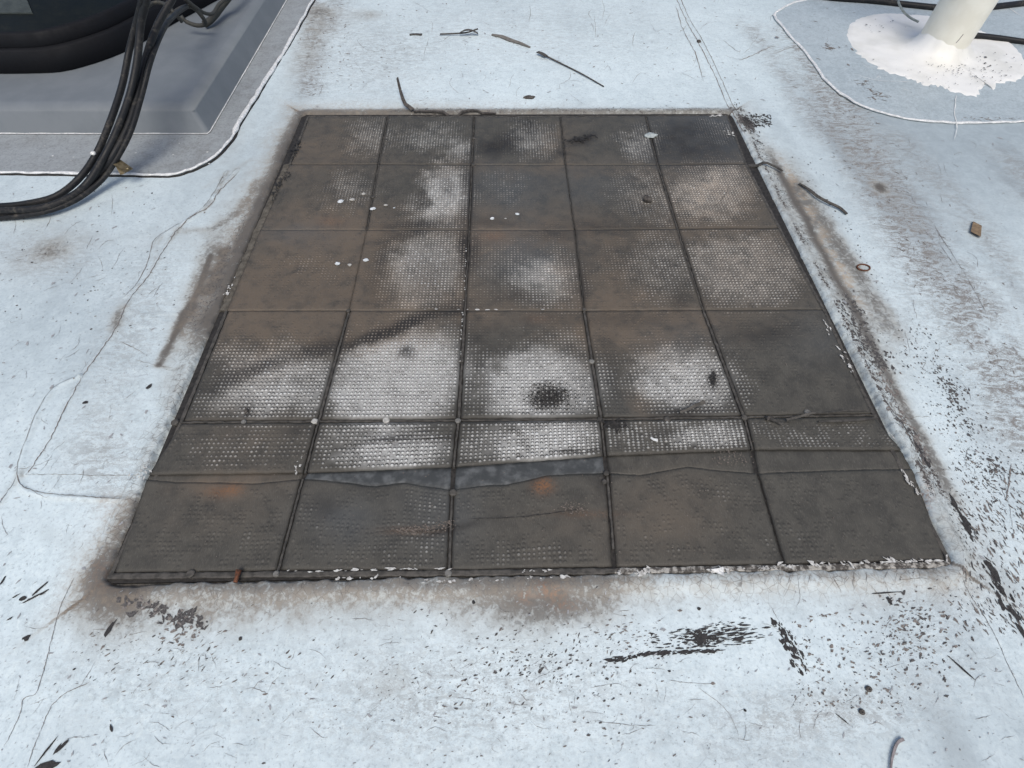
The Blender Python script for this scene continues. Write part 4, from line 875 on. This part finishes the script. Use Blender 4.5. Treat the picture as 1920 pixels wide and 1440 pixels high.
# ------------------------------------------------------------------ black housing on the plinth
hz = .084
hp = [(-3.3, 1.952), (-2.4, 1.955), (-1.95, 1.957), (-1.735, 1.960), (-1.62, 1.972), (-1.555, 2.015), (-1.50, 2.075), (-1.452, 2.155), (-1.41, 2.28), (-1.368, 2.42), (-1.30, 2.60), (-1.24, 2.80), (-1.22, 3.2), (-1.25, 3.8), (-3.3, 3.8)]
hc = np.array([-2.3, 2.95]); HO = Vector((-2.3, 2.95, hz))
hs = polyline(hp[:-2], .03); hs = np.concatenate([hs, np.array(hp[-2:])])
house = empty('equipment_housing', 'black rounded equipment housing standing on the grey plinth', 'housing', HO)
def loft(name, rings, m, top=False):
    n = len(hs); V = []; Fs = []
    for sc, z in rings:
        for p in hs: q = (p - hc) * sc; V.append((q[0], q[1], z))
    for k in range(len(rings) - 1):
        for i in range(n): Fs.append((k * n + i, k * n + (i + 1) % n, (k + 1) * n + (i + 1) % n, (k + 1) * n + i))
    if top: Fs.append(tuple((len(rings) - 1) * n + i for i in range(n)))
    me = raw_mesh(name, V, Fs); return link(name, me, m, house, smooth=True)
loft('skirt', [(1.0, .001), (1.003, .004), (1.0, .068), (.992, .075), (.975, .076)], M['housing'])
loft('rim', [(.982, .073), (.984, .079), (.980, .112), (.972, .118), (.95, .120)], M['housing'])
loft('lid', [(.966, .118), (.958, .122), (.90, .150), (.75, .205), (.5, .27), (.25, .30)], M['lid'], True)
# thin dull grey-green patch lying on the slope of the lid
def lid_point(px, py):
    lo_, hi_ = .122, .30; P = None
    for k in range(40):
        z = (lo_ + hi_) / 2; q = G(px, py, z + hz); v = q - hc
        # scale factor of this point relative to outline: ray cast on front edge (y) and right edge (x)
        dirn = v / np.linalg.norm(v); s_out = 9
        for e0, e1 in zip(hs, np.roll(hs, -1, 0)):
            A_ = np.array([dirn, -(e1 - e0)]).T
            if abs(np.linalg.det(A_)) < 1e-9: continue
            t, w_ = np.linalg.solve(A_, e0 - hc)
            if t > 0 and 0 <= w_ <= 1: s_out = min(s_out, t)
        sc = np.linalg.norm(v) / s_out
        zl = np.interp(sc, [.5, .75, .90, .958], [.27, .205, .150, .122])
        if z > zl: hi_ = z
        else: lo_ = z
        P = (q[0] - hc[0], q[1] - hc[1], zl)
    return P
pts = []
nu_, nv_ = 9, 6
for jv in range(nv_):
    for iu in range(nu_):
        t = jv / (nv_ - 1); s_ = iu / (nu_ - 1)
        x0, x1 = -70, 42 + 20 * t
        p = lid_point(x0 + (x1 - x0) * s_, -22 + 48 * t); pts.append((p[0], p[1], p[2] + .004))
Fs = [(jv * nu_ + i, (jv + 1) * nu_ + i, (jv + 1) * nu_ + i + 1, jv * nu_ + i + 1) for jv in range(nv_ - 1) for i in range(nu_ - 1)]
me = raw_mesh('lid_patch', pts, Fs); bm = bmesh.new(); bm.from_mesh(me); bmesh.ops.recalc_face_normals(bm, faces=bm.faces)
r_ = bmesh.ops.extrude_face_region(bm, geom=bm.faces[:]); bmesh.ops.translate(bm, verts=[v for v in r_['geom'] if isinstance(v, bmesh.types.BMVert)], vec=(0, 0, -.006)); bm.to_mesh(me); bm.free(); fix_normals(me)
link('lid_patch', me, M['lid_patch'], house)

# ------------------------------------------------------------------ cables over the plinth
def path3(pts, step=.018): return smooth3([g3(x, y, z) for x, y, z in pts], step)
CG = 'black cables running over the grey plinth'
cables = [
    ('outermost black cable of the bundle, left side, with a white paint spot', [(268, -30, .42), (266, 2, .38), (259, 32, .33), (243, 92, .255), (229, 160, .19), (206, 230, .135), (180, 290, .085), (148, 335, .040), (105, 368, .022), (50, 382, .014), (0, 387, .012), (-60, 388, .012)], .0105),
    ('middle black cable of the bundle, lying nearest the camera where it meets the roof', [(276, -30, .42), (274, 2, .38), (264, 46, .32), (257, 115, .245), (243, 180, .18), (218, 248, .125), (192, 300, .080), (160, 348, .036), (112, 384, .022), (52, 398, .013), (0, 402, .012), (-60, 403, .012)], .0115),
    ('right-hand black cable of the bundle, rising past the plinth edge to the housing', [(336, -30, .36), (322, 0, .33), (296, 46, .29), (275, 104, .24), (260, 170, .18), (242, 232, .13), (214, 288, .085), (186, 326, .045), (138, 366, .030), (80, 390, .028), (0, 395, .026), (-60, 396, .026)], .0112),
    ('thin black cable squeezed behind the others in the bundle', [(350, 12, .22), (330, 26, .25), (308, 52, .26), (284, 110, .235), (266, 178, .175), (246, 244, .122), (222, 292, .078), (190, 338, .034), (140, 376, .020), (80, 398, .018), (0, 409, .009), (-60, 411, .009)], .0085)]
for i, (lab, pts, r) in enumerate(cables):
    P = path3(pts); o = tube('cable', P, r * .88, M['cable'], 12, label=lab, cat='cable', group=CG)
    if i == 0:
        k = min(range(len(P)), key=lambda q: (P[q] - g3(182, 285, .088)).length); p = P[k]
        bm = bmesh.new(); bmesh.ops.create_icosphere(bm, subdivisions=2, radius=.0075)
        for v in bm.verts: v.co = v.co * (1 + .25 * mnoise.noise(v.co * 160)); v.co.z *= .7; v.co += p + Vector((0, -.006, .008))
        me = bpy.data.meshes.new('paint_spot'); bm.to_mesh(me); bm.free(); link('paint_spot', me, M['paint'], o, smooth=True)
wires = [('stiff brown wire looping beside the cable bundle at the housing corner', [(262, 30, .24), (273, 16, .25), (289, 5, .25), (307, 7, .25), (325, 22, .24), (340, 40, .2)], .006),
         ('bent wire loop hanging over the plinth top beside the housing', [(296, 62, .22), (321, 30, .23), (344, 14, .22), (362, 14, .20), (378, 30, .17), (385, 44, .13), (371, 48, .12), (350, 41, .13), (339, 30, .15)], .0075),
         ('curled wire reaching from the housing to the far plinth edge', [(344, -4, .25), (367, 14, .20), (385, 25, .15), (399, 25, .13), (410, 9, .14), (426, -6, .15), (440, -30, .16)], .0065),
         ('thick dark conduit dropping on the plinth top at the picture edge', [(382, 46, .10), (392, 40, .105), (404, 28, .11), (416, 12, .12), (430, -6, .14), (452, -40, .16)], .0125)]
for lab, pts, r in wires: tube('wire', path3(pts, .012), r, M['wire'], 9, label=lab, cat='wire', group='wires beside the black housing')
def ribbon(pts3, w_, th, m, name, label, cat, group=None, taper=None, twist=None, parent=None):
    P = [Vector(p) for p in pts3]; V = []; n = len(P)
    for i in range(n):
        t = (P[min(i + 1, n - 1)] - P[max(i - 1, 0)]).normalized(); s_ = t.cross(Vector((0, 0, 1)))
        s_ = s_.normalized() if s_.length > 1e-4 else Vector((1, 0, 0))
        if twist: 
            from mathutils import Quaternion
            s_ = Quaternion(t, twist[i] if hasattr(twist, '__len__') else twist) @ s_
        up = s_.cross(t).normalized(); ww = w_ * (taper[i] if taper else 1) * (1 + .18 * mnoise.noise(P[i] * 90))
        for a, b in ((-.5, 0), (.5, 0), (.5, 1), (-.5, 1)): V.append(P[i] + s_ * a * ww + up * b * th)
    Fs = []
    for i in range(n - 1):
        for k in range(4): Fs.append((i * 4 + k, i * 4 + (k + 1) % 4, (i + 1) * 4 + (k + 1) % 4, (i + 1) * 4 + k))
    Fs += [(3, 2, 1, 0), tuple((n - 1) * 4 + k for k in range(4))]
    me = raw_mesh(name, V, Fs); fix_normals(me)
    return link(name, me, m, parent, label, cat, group)
clip_o = empty('cable_clip', 'small tarnished strap clip poking out from under the cable bundle', 'clip', g3(214, 300, .05))
CO = clip_o.location
ribbon([g3(200, 288, .078) - CO, g3(208, 297, .072) - CO, g3(218, 304, .064) - CO, g3(230, 312, .056) - CO, g3(242, 321, .048) - CO], .026, .003, M['clip'], 'strap', None, None, parent=clip_o)
V, Fs = disc_data(tuple(g3(240, 316, .053) - CO), .007, .004, 8); link('rivet', raw_mesh('rivet', V, Fs), M['clip'], clip_o)
ribbon([g3(216, 302, .066) - CO, g3(222, 313, .055) - CO, g3(230, 327, .042) - CO], .012, .002, M['clip'], 'tail', None, None, parent=clip_o)

# ------------------------------------------------------------------ cream pole with sealant skirt (upper right)
pc = G(1756, 98); PO = Vector((pc[0], pc[1], .0045))
pole = empty('pole', 'cream round pole rising from a ragged white sealant skirt', 'pole', PO)
n = 48; V = []; Fs = []
prof = [(.092, .012), (.0925, .3), (.0925, 2.2), (.088, 2.205), (.0, 2.205)]
for r, z in prof:
    for i in range(n): V.append((math.cos(i / n * 2 * math.pi) * r, math.sin(i / n * 2 * math.pi) * r, z))
for k in range(len(prof) - 1):
    for i in range(n): Fs.append((k * n + i, k * n + (i + 1) % n, (k + 1) * n + (i + 1) % n, (k + 1) * n + i))
link('shaft', raw_mesh('shaft', V, Fs), M['cream'], pole, smooth=True)
tube('scratch', [Vector((-.014, -.0912, .065)), Vector((-.010, -.0918, .08)), Vector((-.008, -.0922, .095))], .0012, M['fleck_brown'], 6, parent=pole)
sk_px = [(1588, 66), (1590, 52), (1602, 40), (1630, 29), (1665, 25), (1700, 27), (1740, 30), (1800, 42), (1850, 62), (1880, 72), (1908, 94), (1926, 120), (1922, 140), (1900, 152), (1872, 158), (1862, 168), (1850, 160), (1840, 168), (1832, 178), (1815, 178), (1790, 172), (1768, 165), (1750, 159), (1734, 161), (1728, 158), (1712, 150), (1690, 143), (1660, 133), (1640, 124), (1622, 110), (1606, 96), (1594, 80)]
sp = polyline(sk_px + [sk_px[0]], 4)[:-1]; sw = G(sp[:, 0], sp[:, 1], .0045) - pc
rag = RNG.normal(0, 1, len(sw)) * np.where(sp[:, 1] > 95, .0065, .0018)
rr = np.hypot(sw[:, 0], sw[:, 1]); sw = sw * (1 + rag / rr)[:, None]
nr = 26; ns_ = len(sw); V = []; Fs = []; at = {'rad': [], 'stain': [], 'fleck': []}
ang = np.arctan2(sw[:, 1], sw[:, 0])
for k in range(nr + 1):
    t = (k / nr)
    for i in range(ns_):
        d = np.array([math.cos(ang[i]), math.sin(ang[i])]); R_ = np.linalg.norm(sw[i]); q = d * (.0915 + (R_ - .0915) * t ** 1.15)
        x, y = q; rl = math.hypot(x, y) - .0915
        col_h = .052 + .014 * math.sin(ang[i] * 2 + .6) + .006 * mnoise.noise((d[0] * 3, d[1] * 3, 4))
        z = .0036 * (1 - max(0, t - .97) / .03) + col_h * math.exp(-rl / .022) + .0035 * (mnoise.noise((x * 14, y * 14, 1))) * min(1, (1 - t) * 6) * (1 - math.exp(-rl / .03))
        V.append((x, y, max(z, .0008 if t < 1 else -.001)))
        wx, wy = PX(x + pc[0], y + pc[1])
        at['rad'].append(t); at['stain'].append(float(blob(wx, wy, 1765, 125, 30, 11, .28, 8) + blob(wx, wy, 1690, 60, 40, 14, .2))); at['fleck'].append(float(np.clip(blob(wx, wy, 1790, 140, 130, 34, 1.4) + .2 * (wy > 100), 0, 1)))
for k in range(nr):
    for i in range(ns_): Fs.append((k * ns_ + i, (k + 1) * ns_ + i, (k + 1) * ns_ + (i + 1) % ns_, k * ns_ + (i + 1) % ns_))
me = raw_mesh('sealant_skirt', V, Fs, at); fix_normals(me); link('sealant_skirt', me, M['skirt'], pole, smooth=True)
sfl = []; cluster(sfl, 110, el(1800, 138, 90, 26), (2, 5), (1.2, 2.2), 40, .5, 30); cluster(sfl, 16, bx(1620, 40, 1700, 70), (2, 6), (1.4, 3), 10); cluster(sfl, 24, el(1860, 130, 50, 26), (3, 7), (1.2, 2.2), 40)
V, Fs = stamp_flecks(sfl, 0, lambda x, y: np.full_like(x, .0125 - .0045)); V[:, :2] -= pc; link('dirt_fleck', raw_mesh('dirt_fleck', V, Fs), M['fleck_dark'], pole, kind='stuff')
tube('wire', path3([(1684, 2, .075), (1688, 12, .066), (1696, 24, .054), (1708, 34, .040), (1722, 41, .030)], .008), .0042, simple('grey_green_wire', (.22, .25, .23), (.33, .36, .34), 80, .5), 8, label='short grey-green wire sticking up from the sealant beside the cream pole', cat='wire')
tube('cable', path3([(1480, -14, .014), (1560, -4, .014), (1640, 2, .014), (1710, 10, .013), (1780, 16, .014), (1850, 14, .014), (1930, 5, .014), (2020, -4, .014)], .03), .013, M['cable'], 10, label='black cable lying behind the cream pole at the picture top', cat='cable', group='black cables by the pole')
tube('cable', path3([(1800, 64, .020), (1825, 66, .020), (1870, 71, .016), (1925, 79, .013), (2020, 92, .012)], .03), .0105, M['cable'], 10, label='black cable leaving the right side of the pole base across the skirt', cat='cable', group='black cables by the pole')

# ------------------------------------------------------------------ loose things lying about
def lump(name, px, py, r, m, label, cat, flat=.6, group=None, z=None, sx=1.0, rot=0):
    bm = bmesh.new(); bmesh.ops.create_icosphere(bm, subdivisions=3, radius=1); sd = random.random() * 50
    g = G(px, py); zz = float(roof_z(np.array([g[0]]), np.array([g[1]]))[0]) if z is None else z
    for v in bm.verts:
        k = 1 + .35 * mnoise.noise(v.co * 1.3 + Vector((sd, 0, 0))) + .22 * mnoise.noise(v.co * 3.2 + Vector((0, sd, 0)))
        v.co = Vector((v.co.x * k * r * sx, v.co.y * k * r, v.co.z * k * r * flat))
    me = bpy.data.meshes.new(name); bm.to_mesh(me); bm.free()
    o = link(name, me, m, None, label, cat, group, smooth=True); o.location = (g[0], g[1], zz + r * flat * .55); o.rotation_euler = (0, 0, rot); return o
def flat_strip(name, px_pts, wpx, m, label, cat, lift=.003, th=.002, taper=None, twist=None, group=None, step=8, zb=None):
    P = polyline(px_pts, step); n = len(P); g = G(P[:, 0], P[:, 1]); z = roof_z(g[:, 0], g[:, 1]) if zb is None else np.full(n, zb)
    L = lift if hasattr(lift, '__call__') else (lambda t: lift)
    pts3 = [(g[i][0], g[i][1], z[i] + L(i / (n - 1))) for i in range(n)]
    tp = [taper(i / (n - 1)) for i in range(n)] if taper else None
    tw = [twist(i / (n - 1)) for i in range(n)] if twist else None
    return ribbon(pts3, wpx * pscale(*P[n // 2]), th, m, name, label, cat, group, tp, tw)
MZ = ZT + .0016
flat_strip('rubber_strip', [(751, 176), (755, 190), (762, 205), (775, 212)], 7, M['debris_dark'], 'upright curl of black rubber strip at the far edge of the mat', 'rubber strip', lambda t: .006 + .05 * (1 - t) ** 1.5, .004, lambda t: .6 + .5 * t, lambda t: 1.0 - .8 * t)
flat_strip('rubber_strip', [(776, 213), (830, 213), (850, 216), (880, 212), (930, 214)], 5, M['debris_dark'], 'long thin black rubber strip lying along the far edge of the mat', 'rubber strip', .004, .004, lambda t: .5 + .6 * math.sin(math.pi * t))
flat_strip('scrap', [(768, 66), (780, 65), (791, 66)], 5, M['debris_dark'], 'short dark scrap, leftmost of the line of scraps on the far roof', 'scrap', .002, .003, lambda t: .8 + .3 * t)
twig = empty('twig', 'thin twig with a leaf scrap, second of the scraps on the far roof', 'twig', g3(860, 62, 0)); TO = twig.location
def rel(l, z): return [g3(a, b, z_ if z_ is not None else z) - TO for a, b, z_ in l]
V, F_ = tube_data(smooth3(rel([(825, 64, .006), (850, 63, .007), (875, 61, .008), (896, 54, .014)], 0), .01), .003, 7); link('stem', raw_mesh('stem', V, F_), M['debris_dark'], twig, smooth=True)
ribbon(smooth3(rel([(862, 62, .010), (872, 57, .022), (884, 57, .020), (896, 63, .006)], 0), .012), .014, .002, M['debris_dark'], 'leaf', None, None, parent=twig)
flat_strip('scrap', [(922, 67), (940, 70), (958, 77), (975, 82), (994, 90)], 8, M['debris_brown'] if False else simple('weathered_felt_scrap', (.13, .12, .105), (.20, .185, .165), 100, .8), 'long tapering grey-brown scrap of felt on the far white roof', 'scrap', .002, .003, lambda t: .35 + .9 * math.sin(math.pi * min(1, t * .9 + .1)))
twig2 = empty('twig', 'long straight twig with a broad end pointing to the right on the far roof', 'twig', g3(1070, 125, 0)); TO = twig2.location
V, F_ = tube_data(smooth3(rel([(1012, 99, .006), (1050, 118, .005), (1090, 138, .005), (1132, 162, .004)], 0), .02), [.0032 - .00006 * i for i in range(len(smooth3(rel([(1012, 99, .006), (1050, 118, .005), (1090, 138, .005), (1132, 162, .004)], 0), .02)))], 7); link('stem', raw_mesh('stem', V, [f for f in F_]), M['debris_dark'], twig2, smooth=True)
ribbon(smooth3(rel([(1008, 98, .008), (1016, 101, .009), (1024, 106, .007)], 0), .01), .016, .003, M['strip'], 'stub', None, None, parent=twig2)
flat_strip('rubber_strip', [(1497, 347), (1512, 358), (1530, 374), (1552, 386), (1572, 394), (1586, 404)], 5, M['strip'], 'curved brown rubber strip lying on the white roof right of the mat', 'rubber strip', lambda t: .003 + .006 * math.sin(math.pi * t), .003, lambda t: .9, lambda t: .5 * math.sin(3 * t))
flat_strip('rubber_strip', [(1403, 310), (1420, 312), (1436, 314), (1452, 318), (1465, 326)], 9, M['strip'], 'dark rubber tongue sticking out over the right edge of the mat', 'rubber strip', .008, .003, lambda t: .9 - .6 * t)
flat_strip('rubber_strip', [(1272, 778), (1286, 774), (1300, 768), (1316, 763)], 7, M['strip'], 'loose bent rubber strip on a pale worn tile near the right of the mat', 'rubber strip', lambda t: .004 + .010 * t, .003, lambda t: .5 + .6 * t, lambda t: .4, zb=MZ)
flat_strip('rubber_strip', [(1440, 790), (1452, 796), (1462, 802)], 7, M['strip'], 'short rubber sliver on the mat just below the wide joint at right', 'rubber strip', .004, .003, lambda t: 1 - .7 * t, zb=MZ)
flat_strip('rubber_strip', [(1470, 793), (1500, 786), (1520, 782), (1560, 779), (1620, 776)], 4, M['strip'], 'torn joint strip lifting out along the right end of the wide joint', 'rubber strip', lambda t: .005 + .006 * math.sin(6 * t) ** 2, .003, lambda t: 1.1 - .6 * t, lambda t: .4 * math.sin(9 * t), zb=MZ)
flat_strip('rubber_strip', [(1530, 796), (1580, 794), (1610, 792), (1640, 789)], 5, M['strip'], 'second torn sliver below the wide joint by the right mat edge', 'rubber strip', .004, .003, lambda t: .4 + .6 * math.sin(math.pi * t), zb=MZ)
flat_strip('stalk', [(1690, 1386), (1680, 1391), (1674, 1402), (1668, 1425), (1666, 1450)], 5, simple('dry_mauve_stalk', (.20, .18, .18), (.30, .27, .27), 120, .8), 'bent dry stalk lying on the white roof at bottom right', 'stalk', .0025, .003, lambda t: 1.1 - .6 * t)
chip = empty('wood_chip', 'small square brown chip lying on the white roof at right', 'chip', g3(1831, 429, 0)); TO = chip.location
V = [g3(a, b, z) - TO for z in (.002, .007) for a, b in ((1825, 415), (1841, 423), (1839, 444), (1820, 434))]
me = raw_mesh('chip_body', V, [(3, 2, 1, 0), (4, 5, 6, 7), (0, 1, 5, 4), (1, 2, 6, 5), (2, 3, 7, 6), (3, 0, 4, 7)]); fix_normals(me); link('chip_body', me, M['debris_brown'], chip)
nail = tube('nail', [g3(441, 1092, .010), g3(444, 1082, .010), g3(448, 1068, .012)], [.0038, .0040, .0052], M['rust'], 8, label='rusty nail lying across the near edge of the mat', cat='nail')
lump('dirt_clod', 1212, 379, .0125, M['debris_dark'], 'round black clod on a tile in the second row of the mat', 'clod', .8, z=MZ)
lump('leaf_scrap', 1438, 788, .006, M['debris_dark'], 'tiny dark crumb beside the wide joint of the mat', 'crumb', .7, z=MZ)
lump('leaf_scrap', 464, 773, .006, M['debris_dark'], 'small dark oval seed on the pale left tile of the mat', 'seed', .4, z=MZ, sx=.7)
lump('pebble', 1310, 79, .009, M['debris_dark'], 'dark pebble resting on the seam of the far right roof', 'pebble', .6)
lump('pebble', 992, 183, .012, M['debris_dark'], 'flat dark pebble just beyond the far edge of the mat', 'pebble', .35, sx=1.6)
lump('paint_lump', 1219, 258, .014, simple('grey_green_putty', (.30, .34, .34), (.42, .46, .45), 120, .6), 'grey putty splat over a joint in the far right of the mat', 'putty', .35, z=MZ, sx=1.5)
flat_strip('paint_curl', [(1218, 825), (1224, 829), (1231, 830)], 5, M['paint'], 'small white paint curl on the near right part of the mat', 'paint curl', .004, .0015, lambda t: .6 + .6 * t, step=3, zb=MZ)
tri = [g3(a, b, 0) for a, b in ((1330, 1070), (1342, 1069), (1353, 1065), (1354, 1074), (1353, 1083), (1342, 1077))]
tv = [Vector((p.x, p.y, z + .003 * (i % 3 == 1))) for z in (.0075, .0090) for i, p in enumerate(tri)]
me = raw_mesh('paint_chip', tv, [(5, 4, 3, 2, 1, 0), (6, 7, 8, 9, 10, 11)] + [(i, (i + 1) % 6, 6 + (i + 1) % 6, 6 + i) for i in range(6)]); fix_normals(me)
link('paint_chip', me, M['paint'], None, 'triangular loose paint flake at the near edge of the mat', 'paint flake')
dl_ = ['largest white dropping of the upper left group on the mat', 'greyish dropping just right of the largest one, upper left of the mat', 'faint dropping nearest the joint, upper left of the mat', 'white dropping just right of the joint in the second tile row', 'smaller dropping farther right of the joint in the second tile row', 'tiny dropping beside the pale worn spot of the second tile row',
       'left dropping of the trio in the middle of the mat', 'small centre dropping of the trio in the middle of the mat', 'right dropping of the trio in the middle of the mat', 'white dropping at the left of the lower trio', 'faint middle dropping of the lower trio', 'bright dropping at the right of the lower trio']
for lab, (x, y, r, g_) in zip(dl_, [(640, 381, 6, 0), (662, 378, 5.5, 1), (683, 367, 4, 1), (700, 395, 5.5, 0), (724, 388, 4, 1), (740, 393, 2, 0), (923, 413, 4.5, 0), (948, 413, 2.2, 1), (970, 405, 4.5, 0), (634, 498, 5.5, 0), (657, 500, 4.5, 1), (687, 491, 5.5, 0)]):
    lump('bird_dropping', x, y, r * pscale(x, y) * .72, M['dropping'] if not g_ else M['paint_dull'], lab, 'dropping', .35, 'white droppings on the mat', MZ, 1.3, random.uniform(-.5, .5))
# small rings of wire / residue on the roof
def ring(px, py, rx, m, label):
    g = G(px, py); s_ = pscale(px, py); z = float(roof_z(np.array([g[0]]), np.array([g[1]]))[0]) + .002
    P = [Vector((g[0] + math.cos(t) * rx * s_ * (1 + .1 * math.sin(2 * t + 1)), g[1] + math.sin(t) * rx * s_ * .8, z)) for t in np.linspace(0, 2 * math.pi * .96, 26)]
    tube('ring', P, .0022, m, 6, label=label, cat='ring')
ring(1618, 503, 11, M['rust'], 'small rust-brown ring on the stained roof right of the mat')
ring(1627, 1292, 3.5, M['debris_dark'], 'tiny dark ring, upper of two on the near right roof')
ring(1614, 1335, 3.2, M['debris_dark'], 'tiny dark ring, lower of two on the near right roof')
print('verts roof', len(X))
